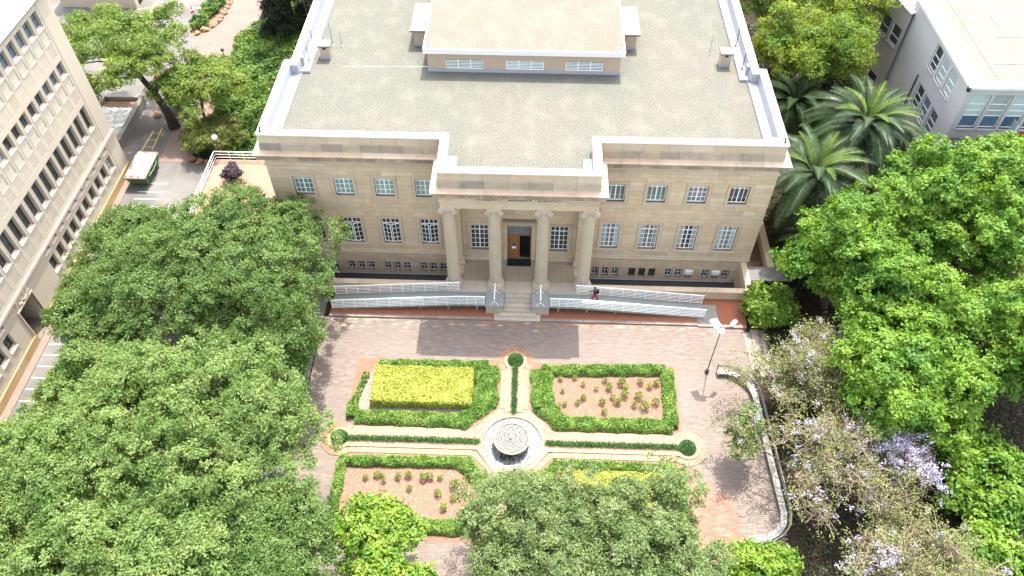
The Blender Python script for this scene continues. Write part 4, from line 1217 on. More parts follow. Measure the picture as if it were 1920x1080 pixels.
g = MB().mat(M['red_paint'])  .box(44.4,50,10.1,10.78,6.6,7.35); g.build('red_balcony_panel', None, rbt)
g = MB().mat(M['white_frame']); g.beam((43.2,10.75,7.7),(43.2,9.9,7.7),0.05); g.beam((43.2,9.9,7.7),(43.2,9.9,8.7),0.05); g.mat(M['glass_blind']).box(43.18,43.22,9.92,10.74,7.72,8.75); g.build('open_casement', None, rbt)

# small building and planter at upper left
gh = thing('gatehouse', 'small cream gatehouse with an open dark doorway beside the car park', 'building', (-52,43,0))
g = MB().mat(M['lb_wall']).box(-58,-48.6,41.2,50,-0.1,4.2); g.build('wall', None, gh)
MB().mat(M['white_paint']).box(-58.2,-48.4,41.0,50.2,4.2,4.4).build('roof', None, gh)
MB().mat(M['dark_inside']).box(-48.62,-48.57,42.0,43.6,-0.05,2.6).build('doorway', None, gh)
pl = thing('planter', 'large raised concrete planter heaped with white debris behind the office block', 'planter', (-43,18.5,0))
g = MB().mat(M['concrete'])
for a in ((-45.4,-40.75,14.6,15.05),(-45.4,-40.95,21.7,22.15),(-41.25,-40.8,15.05,21.7),(-45.4,-44.95,15.05,21.7)): g.box(*a, -0.1, 1.0)
g.build('kerb', None, pl)
MB().mat(M['soil']).box(-44.95,-41.25,15.05,21.7,-0.1,0.6).build('soil', None, pl)
def heap(x0,x1,y0,y1,z,amp,seed,n=26,edge=0.0):
    r = np.random.default_rng(seed); h = r.random((n,n))
    for _ in range(1): h = (h+np.roll(h,1,0)+np.roll(h,1,1)+np.roll(h,(1,1),(0,1)))/4
    v, f = [], []
    for i in range(n):
        for j in range(n):
            e = min(i,j,n-1-i,n-1-j)
            v.append((x0+(x1-x0)*i/(n-1), y0+(y1-y0)*j/(n-1), z+amp*float(h[i,j])*(1 if e else edge)))
    for i in range(n-1):
        for j in range(n-1): f.append((i*n+j,(i+1)*n+j,(i+1)*n+j+1,i*n+j+1))
    return v, f
v, f = heap(-44.9,-41.3,15.1,20.3,0.62,0.45,5)
o = MB().mat(M['debris']).faces(v, f).build('debris_heap', None, None, loc=(-43,17.6,0.6)); tag(o, 'heap of white plaster debris filling the raised planter', 'debris', kind='stuff')
# skip
sk = thing('waste_skip', 'green metal waste skip with rusty rim at the corner of the office block', 'skip', (-36.9,10.4,0), None)
def quadbox(mb, b, t):
    mb.faces(list(b)+list(t), [(3,2,1,0),(0,1,5,4),(1,2,6,5),(2,3,7,6),(3,0,4,7)])
bb = [(-37.9,9.1,0.1),(-36.2,9.1,0.1),(-36.2,11.9,0.1),(-37.9,11.9,0.1)]
tt = [(-38.0,8.55,1.3),(-36.0,8.55,1.3),(-36.0,12.4,1.3),(-38.0,12.4,1.3)]
g = MB().mat(M['skip_green']); quadbox(g, bb, tt); g.build('body', None, sk)
g = MB().mat(M['rust'])
for a, b in zip(tt, tt[1:]+tt[:1]): g.beam((a[0],a[1],1.32), (b[0],b[1],1.32), 0.10, 0.12)
g.build('rim', None, sk)
for y in (9.6,10.5,11.3): MB().mat(M['skip_green']).beam((-36.13,y,0.2),(-35.97,y,1.27),0.10,0.12,(0,1,0)).build('rib', None, sk)
MB().mat(M['skip_green']).tube([(-35.95,9.3,1.0),(-35.85,10.4,1.0),(-35.95,11.5,1.0)],0.06,6).build('side_bar', None, sk)
v, f = heap(-37.93,-36.07,8.63,12.3,1.12,0.7,8,24,0.25)
o = MB().mat(M['debris']).faces(v, f).build('debris_heap', None, None, loc=(-37,10.4,1.2)); tag(o, 'white foam rubble piled inside the green skip', 'debris', kind='stuff')
# terrace with railing at the library's left side
g = MB().mat(M['terrace']); g.prism([(-30.2,3.5),(-19.98,3.5),(-19.98,12.0),(-30.2,12.0)], -0.05, 1.0)
tag(g.build('terrace'), kind='structure')
t = thing('terrace_railing', 'white metal railing round the orange terrace beside the library', 'railing', (-26,12,1.0))
cs = [(-30.1,3.6),(-30.1,11.9),(-20.3,11.9)]
for a, b in zip(cs, cs[1:]):
    a, b = Vector((*a,1.0)), Vector((*b,1.0)); n = 7
    for i in range(n+1):
        q = a+(b-a)*i/n; MB().mat(M['white_rail']).beam(q, q+Vector((0,0,1.05)), 0.05).build('post', None, t)
    for z, wd in ((0.35,0.035),(0.7,0.035),(1.05,0.07)): MB().mat(M['white_rail']).beam(a+Vector((0,0,z)), b+Vector((0,0,z)), wd).build('rail', None, t)
# globe lamp, bollard, cones, rocks
t = thing('globe_lamp', 'black post lamp with one white globe by the terrace railing', 'lamp', (-29.75,12.35,0))
MB().mat(M['dark_metal']).tube([(-29.75,12.35,0),(-29.75,12.35,3.2)],[0.07,0.045],8).build('post', None, t)
MB().mat(M['globe']).lathe([(0.0,-0.27),(0.14,-0.235),(0.24,-0.13),(0.27,0),(0.24,0.13),(0.14,0.235),(0.0,0.27)],(-29.75,12.35,3.42),16).build('globe', None, t, smooth=True)
t = thing('path_lamp', 'black metal lamp post standing at the edge of the brick path and shrubs', 'lamp', (-33.3,27.6,0))
MB().mat(M['dark_metal']).tube([(-33.3,27.6,0),(-33.3,27.6,3.0)],0.06,6).build('post', None, t)
MB().mat(M['dark_metal']).lathe([(0.05,0),(0.2,0.08),(0.16,0.3),(0.03,0.36)],(-33.3,27.6,3.0),10).build('lantern', None, t)
for x, y, lb in ((-41.45,40.5,'orange and white traffic cone in the car park beside the flower bed'),(-41.5,26.9,'orange and white traffic cone on the asphalt behind the leaning tree')):
    t = thing('traffic_cone', lb, 'cone', (x,y,0), 'traffic cones')
    g = MB().mat(M['orange']); g.box(x-0.24,x+0.24,y-0.24,y+0.24,-0.01,0.05); g.lathe([(0.18,0.05),(0.13,0.3),(0.09,0.5),(0.04,0.78)],(x,y,0),12); g.build('cone_body', None, t)
    MB().mat(M['paper_white']).lathe([(0.155,0.24),(0.115,0.42)],(x,y,0),12).build('reflective_band', None, t)
def rock_mesh(seed, mat=None):
    r = random.Random(seed); bm = bmesh.new(); bmesh.ops.create_icosphere(bm, subdivisions=2, radius=0.5)
    for v in bm.verts:
        v.co *= 0.75+0.45*abs(math.sin(v.co.x*5+seed)*math.cos(v.co.y*6+seed*2))+r.uniform(-0.05,0.05); v.co.z *= 0.7
    me = bpy.data.meshes.new('rock'); bm.to_mesh(me); bm.free(); me.materials.append(mat or M['rock']); return me
rocks = [rock_mesh(i) for i in range(4)]
rk = [(-33.2,13.0,.9),(-32.3,12.7,1.0),(-31.5,12.6,0.8),(-30.8,12.5,0.7),(-39.0,20.0,1.1),(-36.9,20.4,.9),(-36.0,20.6,.8),(-40.3,27.9,.8)]+[(-37.5+0.02*i, 38.6+i*0.75, 0.7+0.25*((i*7)%3)/2) for i in range(8)]+[(-38.0,37.4,.8),(-38.8,36.4,1.2),(-39.4,35.7,.9)]
for i, (x, y, k) in enumerate(rk):
    o = inst('rock', rocks[i%4], None, (x,y,0.12), i*1.3, scale=(k,k*0.8,k*0.8))
    lb = ('reddish rock edging the shrubs by the globe lamp, %s from the left' % ('first','second','third','fourth')[i] if i < 4 else
          'reddish rock near the foot of the leaning tree, %s from the near side' % ('first','second','third','fourth')[i-4] if i < 8 else
          'reddish rock edging the flower bed at the top, %s from its near end' % ('first','second','third','fourth','fifth','sixth','seventh','eighth')[i-8] if i < 16 else
          'reddish rock at the near tip of the stone-edged flower bed, %s from the right' % ('first','second','third')[i-16])
    tag(o, lb, 'rock', 'reddish edging rocks')

# roof-top things
def pole(x, y, z0, h, r, label, mat='steel'):
    o = MB().mat(M[mat]).tube([(x,y,z0),(x,y,z0+h*0.5),(x,y,z0+h)],[r,r*0.8,r*0.6],6).lathe([(r*3,0),(r*3,0.03),(r*1.4,0.05)],(x,y,z0),8).build('antenna_pole', None, None, loc=(x,y,z0)); tag(o, label, 'pole')
pole(-16.9,13.9,12.78,2.2,0.055,'grey vent pipe standing behind the left roof chimney')
pole(-16.05,13.8,12.78,1.6,0.035,'thin grey pole on the gravel right of the left roof chimney')
pole(-18.5,13.5,13.0,5.0,0.03,'tall thin dark aerial rising from the left roof ledge','dark_metal')
pole(-18.4,11.2,13.0,1.3,0.045,'short dark pipe on the left roof ledge near the parapet step','dark_metal')
pole(16.1,13.7,12.78,2.0,0.03,'thin pale pole on the gravel left of the right roof chimney')
pole(18.45,14.6,13.0,1.9,0.05,'dark pipe on the right roof ledge behind the chimney','dark_metal')
pole(18.45,11.1,13.0,1.5,0.05,'short dark pipe on the right roof ledge near the parapet step','dark_metal')
o = MB().mat(M['white_rail']).tube([(-15.4,10.64,12.80),(-8.1,10.9,12.80)],0.02,5).build('roof_cable', None, None, loc=(-11.7,10.8,12.8)); tag(o, 'thin white cable running across the gravel roof to the penthouse', 'cable')
for s, nm in ((-1,'left'),(1,'right')):
    t = thing('security_camera', f'small dark security camera on the front {nm} corner of the white coping', 'camera', (s*19.65,0.2,13.97))
    MB().mat(M['dark_metal']).tube([(s*19.65,0.2,13.97),(s*19.65,0.2,14.32)],0.05,6).build('stalk', None, t)
    MB().mat(M['black']).beam((s*19.65,0.35,14.38),(s*19.60,-0.15,14.30),0.14).build('body', None, t)
    t = thing('roof_drain_cap', f'small reddish pipe cap on the {nm} front corner of the penthouse roof', 'pipe cap', (s*7.9,10.45,15.11))
    MB().mat(M['rust']).lathe([(0.13,0),(0.13,0.16),(0.0,0.2)],(s*7.9,10.45,15.1),10).build('cap', None, t)
    MB().mat(M['white_rail']).lathe([(0.2,0),(0.2,0.05),(0.13,0.06)],(s*7.9,10.45,15.1),10).build('flange', None, t)
# wall lamps at the right side
t = thing('wall_light', 'white round wall light on the shaded right side of the library', 'light', (20.1,3.6,1.6))
MB().mat(M['globe']).lathe([(0,-0.2),(0.15,-0.13),(0.2,0),(0.15,0.13),(0,0.2)],(20.25,3.6,1.2),12).build('globe', None, t)
MB().mat(M['steel']).beam((19.9,3.6,1.2),(20.1,3.6,1.2),0.06).build('bracket', None, t)
g = MB().mat(M['stone']).box(21.6,22.2,-1.4,30,-0.1,0.9)
tag(g.build('side_wall', None, None, loc=(21.9,12,0)), 'long low sandstone boundary wall beside the right flank of the library', 'wall')
g = MB().mat(M['passage']); g.poly([(19.9,0.1,-0.02),(21.6,0.1,-0.02),(21.6,30,-0.02),(19.9,30,-0.02)]); tag(g.build('side_passage'), kind='structure')
g = MB().mat(M['slab_grey']).box(19.8,23.4,-2.0,-0.4,0.85,0.93); tag(g.build('cover_slab', None, None, loc=(21,-1.2,0.9)), 'pale grey cover slab behind the bright shrub at the library corner', 'slab')

# floodlight mast
fx, fy = 15.14, -10.97
t = thing('floodlight_mast', 'slender dark mast with white floodlights on the brick plaza', 'floodlight', (fx,fy,0))
MB().mat(M['dark_metal']).tube([(fx,fy,0),(fx,fy,5.35)],[0.05,0.035],8).build('pole', None, t)
MB().mat(M['dark_metal']).lathe([(0.16,0),(0.16,0.35),(0.12,0.4)],(fx,fy,0),10).build('pole_base', None, t)
MB().mat(M['white_rail']).box(fx-0.25,fx+0.25,fy-0.2,fy+0.2,5.3,5.55).build('control_box', None, t)
MB().mat(M['dark_metal']).beam((fx-0.5,fy+0.1,5.6),(fx+0.85,fy+0.25,5.6),0.07).build('crossarm', None, t)
for dx, dy, hx, hy, a in ((-0.45,0.55,0.28,0.22,0.3),(-0.3,0.2,0.24,0.17,0.9),(0.95,0.5,0.28,0.13,0.8)):
    ux = (math.cos(a), math.sin(a)); uy = (-math.sin(a), math.cos(a))
    MB().mat(M['white_rail']).obox((fx+dx,fy+dy),ux,uy,hx,hy,5.62,5.85).obox((fx+dx,fy+dy),ux,uy,hx*0.8,hy*0.8,5.85,5.93).build('floodlight', None, t)

# curved bench
bt = thing('curved_bench', 'long pale concrete bench curving along the right edge of the plaza', 'bench', (18.6,-18,0))
ctr = [(15.95,-11.17),(16.6,-11.17),(17.25,-11.4),(17.85,-11.9),(18.28,-12.55),(18.45,-13.35),(18.5,-14.3),(18.54,-15.4),(18.58,-16.5),(18.62,-17.6),(18.66,-18.7),(18.71,-19.8),(18.76,-20.9),(18.81,-22.0),(18.83,-22.8),(18.66,-23.5),(18.2,-24.1),(17.55,-24.48),(16.85,-24.6),(16.15,-24.65)]
C2 = [Vector(c) for c in ctr]
nr = []
for i in range(len(C2)):
    d = (C2[min(i+1,len(C2)-1)]-C2[max(i-1,0)]).normalized(); nr.append(Vector((-d.y, d.x)))   # left of travel = outer side
for i in range(len(C2)-1):
    a0, a1, b0, b1 = C2[i]-nr[i]*0.22, C2[i]+nr[i]*0.22, C2[i+1]-nr[i+1]*0.22, C2[i+1]+nr[i+1]*0.22
    u = (C2[i+1]-C2[i]).normalized()*0.006
    MB().mat(M['bench']).prism([tuple(a1+u),tuple(a0+u),tuple(b0-u),tuple(b1-u)][::-1], 0.36, 0.46, True).build('seat_slab', None, bt)
for i in range(0,len(C2),2):
    MB().mat(M['concrete']).obox(C2[i], nr[i], (nr[i].y,-nr[i].x), 0.2, 0.08, -0.05, 0.36).build('leg', None, bt)
    p = C2[i]+nr[i]*0.36
    MB().mat(M['dark_metal']).beam((p.x,p.y,0),(p.x+nr[i].x*0.08,p.y+nr[i].y*0.08,0.84),0.05).build('back_post', None, bt)
for z, o_ in ((0.62,0.39),(0.80,0.42)):
    MB().mat(M['concrete']).tube([(*(c+n*o_), z) for c, n in zip(C2, nr)],0.05,5).build('back_rail', None, bt)

# ------------------------------------------------------------------ formal garden
GY = -17.8
gd = MB().mat(M['soil'])
gd.poly([(-12.6,-25.4,0.006),(12.6,-25.4,0.006),(12.6,-10.5,0.006),(-12.6,-10.5,0.006)])
tag(gd.build('garden_soil'), kind='structure')
g = MB().mat(M['mulch']); g.poly([(-12.5,-16.3,0.02),(-2.9,-16.3,0.02),(-2.9,-10.9,0.02),(-10.9,-10.9,0.02),(-12.2,-13.5,0.02)]); tag(g.build('mulch_bed'), kind='structure')
# brick border pieces (each its own brick), cream plateau inside
path = thing('garden_path', 'cream cross-shaped paved path with brick borders round the fountain', 'path', (0,GY,0))
HWI, HWO, RC, RO = 0.64, 1.10, 0.93, 1.40
arms = [((1,0),12.83),((-1,0),12.83),((0,1),7.35),((0,-1),7.35)]
base = MB().mat(M['mortar'])
base.box(-12.8,12.8,GY-HWO,GY+HWO,-0.02,0.022); base.box(-HWO,HWO,GY-7.35,GY-HWO,-0.02,0.022); base.box(-HWO,HWO,GY+HWO,GY+7.35,-0.02,0.022)
oc = [(2.95,HWO),(HWO,2.95),(-HWO,2.95),(-2.95,HWO),(-2.95,-HWO),(-HWO,-2.95),(HWO,-2.95),(2.95,-HWO)]
base.prism([(x,y+GY) for x,y in oc], -0.02, 0.0235)
for (dx,dy), L in arms:
    base.prism([(dx*L+RO*math.cos(a), GY+dy*L+RO*math.sin(a)) for a in [2*math.pi*k/32 for k in range(32)]], -0.02, 0.0245)
base.build('bedding', None, path)
nb = 0
for (dx,dy), L in arms:
    px, py = -dy, dx
    for s in (-1,1):
        t0 = 2.95; t1 = L-math.sqrt(RO*RO-HWO*HWO)*1.0
        n = round((t1-t0)/0.42); q = (t1-t0)/n
        for i in range(n):
            a = t0+i*q+q/2; cx = dx*a+px*s*(HWI+HWO)/2; cy = GY+dy*a+py*s*(HWI+HWO)/2
            MB().mat(M['cream_brick']).obox((cx,cy),(dx,dy),(px,py),q/2-0.006,(HWO-HWI)/2-0.006,0.02,0.055+R.uniform(-0.004,0.004)).build('border_brick', None, path); nb += 1
    a0 = math.atan2(dy,dx); span = 2*math.pi-2*math.asin(HWO/RO); n = 22
    for i in range(n):
        b0 = a0-span/2+span*i/n+0.012; b1 = a0-span/2+span*(i+1)/n-0.012
        pts = [(dx*L+r*math.cos(b), GY+dy*L+r*math.sin(b)) for r, b in ((RC+0.01,b0),(RO,b0),(RO,(b0+b1)/2),(RO,b1),(RC+0.01,b1))]
        ofr = (dx == 0 and dy == 1 and abs(i-10.5) < 9) or (dx == -1 and 1 < i < 19)
        MB().mat(M['orange_brick' if ofr else 'cream_brick']).prism(pts, 0.02, 0.055+R.uniform(-0.004,0.004)).build('border_brick', None, path)
# diagonal borders
for sx_ in (-1,1):
    for sy_ in (-1,1):
        A = Vector((sx_*2.95, sy_*HWO)); B = Vector((sx_*HWO, sy_*2.95)); n = 7
        inw = Vector((-sx_,-sy_)).normalized()
        for i in range(n):
            p0 = A+(B-A)*(i/n); p1 = A+(B-A)*((i+1)/n); c = (p0+p1)/2+inw*0.2; u = (B-A).normalized()
            MB().mat(M['cream_brick']).obox((c.x,c.y+GY),u,inw,(p1-p0).length/2-0.006,0.19,0.02,0.055+R.uniform(-0.004,0.004)).build('border_brick', None, path)
# cream plateau slabs
PZ = 0.13
for (dx,dy), L in arms:
    px, py = -dy, dx; t0, t1 = 2.62, L-RC*0.7
    n = round((t1-t0)/0.95); q = (t1-t0)/n
    for i in range(n):
        a = t0+i*q+q/2
        MB().mat(M['cream']).obox((dx*a,GY+dy*a),(dx,dy),(px,py),q/2-0.004,HWI,0.0,PZ+R.uniform(-0.002,0.002)).build('paving_slab', None, path)
    pts = []
    th = math.asin(HWI/RC)
    a0 = math.atan2(dy,dx)
    for i in range(29):
        a = a0-math.pi+th+(2*math.pi-2*th)*i/28
        pts.append((dx*L+RC*math.cos(a), GY+dy*L+RC*math.sin(a)))
    MB().mat(M['cream']).prism(pts, 0.0, PZ+0.001).build('paving_slab', None, path)
RP = 2.18
octo = [(2.62,-HWI),(2.62,HWI),(1.2,2.55),(HWI,2.55),(-HWI,2.55),(-1.2,2.55),(-2.62,HWI),(-2.62,-HWI),(-1.2,-2.55),(-HWI,-2.55),(HWI,-2.55),(1.2,-2.55)]
def octr(a):
    best = 9
    dxx, dyy = math.cos(a), math.sin(a)
    for (x0,y0),(x1,y1) in zip(octo, octo[1:]+octo[:1]):
        ex, ey = x1-x0, y1-y0; den = dxx*ey-dyy*ex
        if abs(den) < 1e-9: continue
        tt_ = (x0*ey-y0*ex)/den; uu = (x0*dyy-y0*dxx)/den
        if tt_ > 0 and -1e-6 <= uu <= 1+1e-6: best = min(best, tt_)
    return best
ao = sorted([math.atan2(y,x)%(2*math.pi) for x,y in octo]+[2*math.pi*k/64 for k in range(64)])
oa = []
for a in ao:
    if not oa or a-oa[-1] > 1e-4: oa.append(a)
SEGN = 12
for s in range(SEGN):
    lo, hi = 2*math.pi*s/SEGN, 2*math.pi*(s+1)/SEGN
    aa = [lo]+[a for a in oa if lo+1e-4 < a < hi-1e-4]+[hi]
    g_ = 0.0
    inner = [(RP*math.cos(a), GY+RP*math.sin(a)) for a in aa]; outer = [(octr(a)*math.cos(a), GY+octr(a)*math.sin(a)) for a in aa]
    m = len(aa)
    v = [(x,y,PZ) for x,y in inner]+[(x,y,PZ) for x,y in outer]+[(x,y,-0.05) for x,y in inner]+[(x,y,0.0) for x,y in outer]
    f = [(i,m+i,m+i+1,i+1) for i in range(m-1)]+[(i+1,2*m+i+1,2*m+i,i) for i in range(m-1)]+[(m+i,3*m+i,3*m+i+1,m+i+1) for i in range(m-1)]
    o = MB().mat(M['cream']).faces(v, f).build('rim_slab', None, path)
# fountain
fo = thing('fountain', 'round stone fountain bowl with rippling water set in a circular pool', 'fountain', (0,GY,0))
g = MB().mat(M['water'])
g.poly([(2.178*math.cos(2*math.pi*k/48), GY+2.178*math.sin(2*math.pi*k/48), 0.045) for k in range(48)]); g.build('pool_water', None, fo)
g = MB().mat(M['dark_metal']); n = 48
g.faces([(r*math.cos(2*math.pi*k/n), GY+r*math.sin(2*math.pi*k/n), z) for r,z in ((2.176,0.04),(2.176,0.105),(2.12,0.105),(2.12,0.04)) for k in range(n)], [(j*n+k, j*n+(k+1)%n, (j+1)*n+(k+1)%n, (j+1)*n+k) for j in range(3) for k in range(n)])
g.build('pool_edge', None, fo)
BX, BYF = -0.08, GY-0.05
g = MB().mat(M['cream']); g.lathe([(0.5,0.0),(0.42,0.35),(0.6,0.5),(1.05,0.62),(1.30,0.78),(1.36,0.88),(1.34,0.93),(1.22,0.93),(1.18,0.86)],(BX,BYF,0.0),48); g.build('bowl', None, fo)
g = MB(); v = []; rings = 14; n = 48
RR2 = random.Random(5)
for i in range(rings+1):
    r = 1.19*i/rings
    for k in range(n): v.append((r*math.cos(2*math.pi*k/n), r*math.sin(2*math.pi*k/n), 0.015*math.sin(i*2.4+0.6*math.sin(k*0.5))+RR2.uniform(-0.008,0.008)+(0.10*math.exp(-(r/0.2)**2))))
f = [(i*n+k, (i+1)*n+k, (i+1)*n+(k+1)%n, i*n+(k+1)%n) for i in range(rings) for k in range(n)]
bwm = MB().mat(M['bowl_water']).faces(v, f).mesh('bowl_water', smooth=True)
inst('bowl_water', bwm, fo, (BX,BYF,0.885))
g = MB().mat(M['debris']); g.lathe([(0.0,-0.02),(0.16,0.02),(0.10,0.10),(0.09,0.2),(0.04,0.34),(0.0,0.38)],(BX,BYF,0.9),10); g.build('water_jet', None, fo, smooth=True)

# ------------------------------------------------------------------ person on the right ramp
def skin_mesh(pts, edges, rad, name, mat, root=0, lv=1):
    me = bpy.data.meshes.new(name); me.from_pydata(pts, edges, [])
    o = bpy.data.objects.new('tmp', me); COL.objects.link(o)
    md = o.modifiers.new('skin', 'SKIN'); md.use_smooth_shade = True
    if not me.skin_vertices: me.skin_vertices.new()
    for i, r in enumerate(rad):
        r = r if isinstance(r, tuple) else (r, r); me.skin_vertices[0].data[i].radius = r
    me.skin_vertices[0].data[root].use_root = True
    s2 = o.modifiers.new('sub', 'SUBSURF'); s2.levels = lv; s2.render_levels = lv
    bpy.context.view_layer.update()
    out = bpy.data.meshes.new_from_object(o.evaluated_get(bpy.context.evaluated_depsgraph_get()))
    bpy.data.objects.remove(o); out.name = name
    out.materials.clear(); out.materials.append(mat)
    return out
pz = 0.16+(15.6-6.4)/10.7*0.94
ps = thing('person', 'person in black top and red trousers with a backpack walking up the right ramp', 'person', (6.4,-4.75,pz))
# local frame: walks towards -x
P_ = [(0,0,0.95),(0.02,0,1.12),(0.0,0,1.32),(-0.03,0,1.47),(-0.06,0,1.56),(-0.09,0,1.66),(-0.09,0,1.72),
      (0,-0.2,1.40),(0.06,-0.25,1.13),(-0.02,-0.25,0.90),(0,0.2,1.40),(-0.04,0.26,1.13),(-0.22,0.22,0.98),
      (-0.02,-0.10,0.90),(-0.20,-0.11,0.52),(-0.26,-0.11,0.10),(0,0.10,0.90),(0.08,0.11,0.50),(0.30,0.11,0.14)]
E_ = [(0,1),(1,2),(2,3),(3,4),(4,5),(5,6),(2,7),(7,8),(8,9),(2,10),(10,11),(11,12),(0,13),(13,14),(14,15),(0,16),(16,17),(17,18)]
r_ = [0.13,0.125,0.145,0.07,0.055,0.10,0.085,0.065,0.045,0.032,0.065,0.045,0.032,0.09,0.065,0.042,0.09,0.065,0.042]
inst('body', skin_mesh(P_, E_, r_, 'body', M['skin']), ps, (6.4,-4.75,pz))
tp = [P_[0],P_[1],P_[2],(-0.03,0,1.43),P_[7],P_[8],(0.03,-0.25,1.02),P_[10],P_[11],(-0.10,0.25,1.07)]
inst('jacket', skin_mesh(tp, [(0,1),(1,2),(2,3),(2,4),(4,5),(5,6),(2,7),(7,8),(8,9)], [0.16,0.155,0.175,0.10,0.09,0.07,0.06,0.09,0.07,0.06], 'jacket', M['black_cloth']), ps, (6.4,-4.75,pz))
lg = [(0,0,0.93),P_[13],P_[14],(-0.26,-0.11,0.13),P_[16],P_[17],(0.28,0.11,0.18)]
inst('trousers', skin_mesh(lg, [(0,1),(1,2),(2,3),(0,4),(4,5),(5,6)], [0.145,0.115,0.095,0.075,0.115,0.095,0.075], 'trousers', M['red_cloth']), ps, (6.4,-4.75,pz))
inst('backpack', skin_mesh([(0.22,0.0,1.02),(0.23,0.0,1.2),(0.20,0,1.40)], [(0,1),(1,2)], [(0.16,0.11),(0.17,0.12),(0.13,0.09)], 'backpack', M['black_cloth'], 1), ps, (6.4,-4.75,pz))
inst('hair', skin_mesh([(-0.06,0,1.66),(-0.075,0,1.75)], [(0,1)], [0.105,0.085], 'hair', M['black_cloth']), ps, (6.4,-4.75,pz))
for x, y, z in ((-0.30,-0.11,0.05),(0.30,0.11,0.09)):
    inst('shoe', skin_mesh([(x+0.06,y,z),(x-0.12,y,z-0.015)], [(0,1)], [0.055,0.045], 'shoe', M['black_cloth']), ps, (6.4,-4.75,pz))
for hx, hy, hz in ((-0.02,-0.25,0.88),(-0.24,0.215,0.965)):
    hp, he, hr = [(hx,hy,hz),(hx-0.03,hy,hz-0.07)], [(0,1)], [0.03,0.034]
    for k in range(4):
        b = len(hp); o_ = (k-1.5)*0.018; L = (0.07,0.08,0.075,0.06)[k]
        hp += [(hx-0.04,hy+o_,hz-0.10),(hx-0.06,hy+o_,hz-0.10-L)]; he += [(1,b),(b,b+1)]; hr += [0.009,0.008]
    b = len(hp); hp += [(hx-0.06,hy+0.03,hz-0.04),(hx-0.09,hy+0.035,hz-0.075)]; he += [(0,b),(b,b+1)]; hr += [0.011,0.009]
    inst('hand', skin_mesh(hp, he, hr, 'hand', M['skin']), ps, (6.4,-4.75,pz))

# ------------------------------------------------------------------ vegetation
def cards(C, N, S, W, rng, droop=0.15, A=None, tri=False):
    n = len(C)
    N = N/np.maximum(np.linalg.norm(N, axis=1, keepdims=True), 1e-6)
    if A is None: A = rng.normal(size=(n,3))
    A = A-N*np.sum(A*N, axis=1, keepdims=True); A /= np.maximum(np.linalg.norm(A, axis=1, keepdims=True), 1e-6)
    B = np.cross(N, A); S = S[:,None]
    d = N*S*droop
    if tri: return np.stack([C-A*S+B*S*W*1.15-d, C+A*S, C-A*S*0.9-B*S*W*1.15-d], axis=1).reshape(-1,3)
    V = np.stack([C-A*S-d, C+B*S*W, C+A*S-d, C-B*S*W], axis=1)
    return V.reshape(-1,3)
def quad_mesh(name, V, mats, mi=None, off=(0,0,0), k=4):
    n = len(V)//k
    me = bpy.data.meshes.new(name)
    me.vertices.add(n*k); me.vertices.foreach_set('co', (V-np.array(off)).astype(np.float32).ravel())
    me.loops.add(n*k); me.loops.foreach_set('vertex_index', np.arange(n*k, dtype=np.int32))
    me.polygons.add(n); me.polygons.foreach_set('loop_start', np.arange(0, n*k, k, dtype=np.int32))
    for m in mats: me.materials.append(m)
    if mi is not None: me.polygons.foreach_set('material_index', np.asarray(mi, dtype=np.int32))
    me.update(calc_edges=True)
    return me
def unit(n, rng, zmin=-1.0):
    z = rng.uniform(zmin, 1, n); a = rng.uniform(0, 2*np.pi, n); r = np.sqrt(1-z*z)
    return np.stack([r*np.cos(a), r*np.sin(a), z], 1)
def gen_lobes(c, rad, n, lr, rng, zmin=-0.45, rough=0.16, fill=0.25):
    k = np.arange(n)+0.5
    z = 1-(1-zmin)*k/n; a = np.pi*(1+5**0.5)*k+rng.uniform(0, 6.28)
    r = np.sqrt(np.maximum(0, 1-z*z))
    D = np.stack([r*np.cos(a), r*np.sin(a), z], 1)+rng.normal(size=(n,3))*0.10
    ph = rng.uniform(0, 6.28, 3)
    rr = 1+rough*(np.sin(3*a+ph[0])*0.6+np.sin(2*a+4*z+ph[1])*0.6+rng.normal(size=n)*0.5)
    inn = rng.random(n) < fill
    rr = np.where(inn, rr*rng.uniform(0.5, 0.85, n), rr)
    L = np.array(c)+D*rr[:,None]*(np.array(rad)-lr*0.8)
    return L, lr*rng.uniform(0.7, 1.25, n)
def lobes_to_leaves(L, LR, K, n_leaf, cr, size, wid, rng, flat=0.75, spread=0.5, zmin=-0.35, up=0.5, tri=False):
    Cs, Ns = [], []
    for c, r in zip(L, LR):
        D = unit(K, rng, zmin)
        P = c+D*np.array([1,1,flat])*(r*rng.uniform(0.72, 1.08, K))[:,None]
        D2 = np.repeat(D, n_leaf, 0)
        off = rng.normal(size=(K*n_leaf,3))*cr*np.array([1,1,0.6])
        Cs.append(np.repeat(P, n_leaf, 0)+off)
        Ns.append(D2*0.75+np.array([0,0,up])+rng.normal(size=(K*n_leaf,3))*spread)
    C = np.concatenate(Cs); N = np.concatenate(Ns)
    S = size*rng.uniform(0.6, 1.35, len(C))
    return cards(C, N, S, wid, rng, tri=tri)
def limbs(mb, base, top, L, rng, r0, nl=12, mid=None):
    base, top = Vector(base), Vector(top)
    pts = [base, base.lerp(top, 0.35)+Vector(rng.normal(size=3)*0.25), top if mid is None else Vector(mid)]
    mb.tube(pts, [r0*1.25, r0, r0*0.75], 8)
    idx = rng.permutation(len(L))[:nl]
    for i in idx:
        t = Vector(L[i]); s = pts[1].lerp(pts[2], float(rng.uniform(0.3, 1.0)))
        m = s.lerp(t, 0.5)+Vector(rng.normal(size=3)*0.35)-Vector((0,0,0.2))
        mb.tube([s, m, t], [r0*0.5, r0*0.3, r0*0.1], 5)
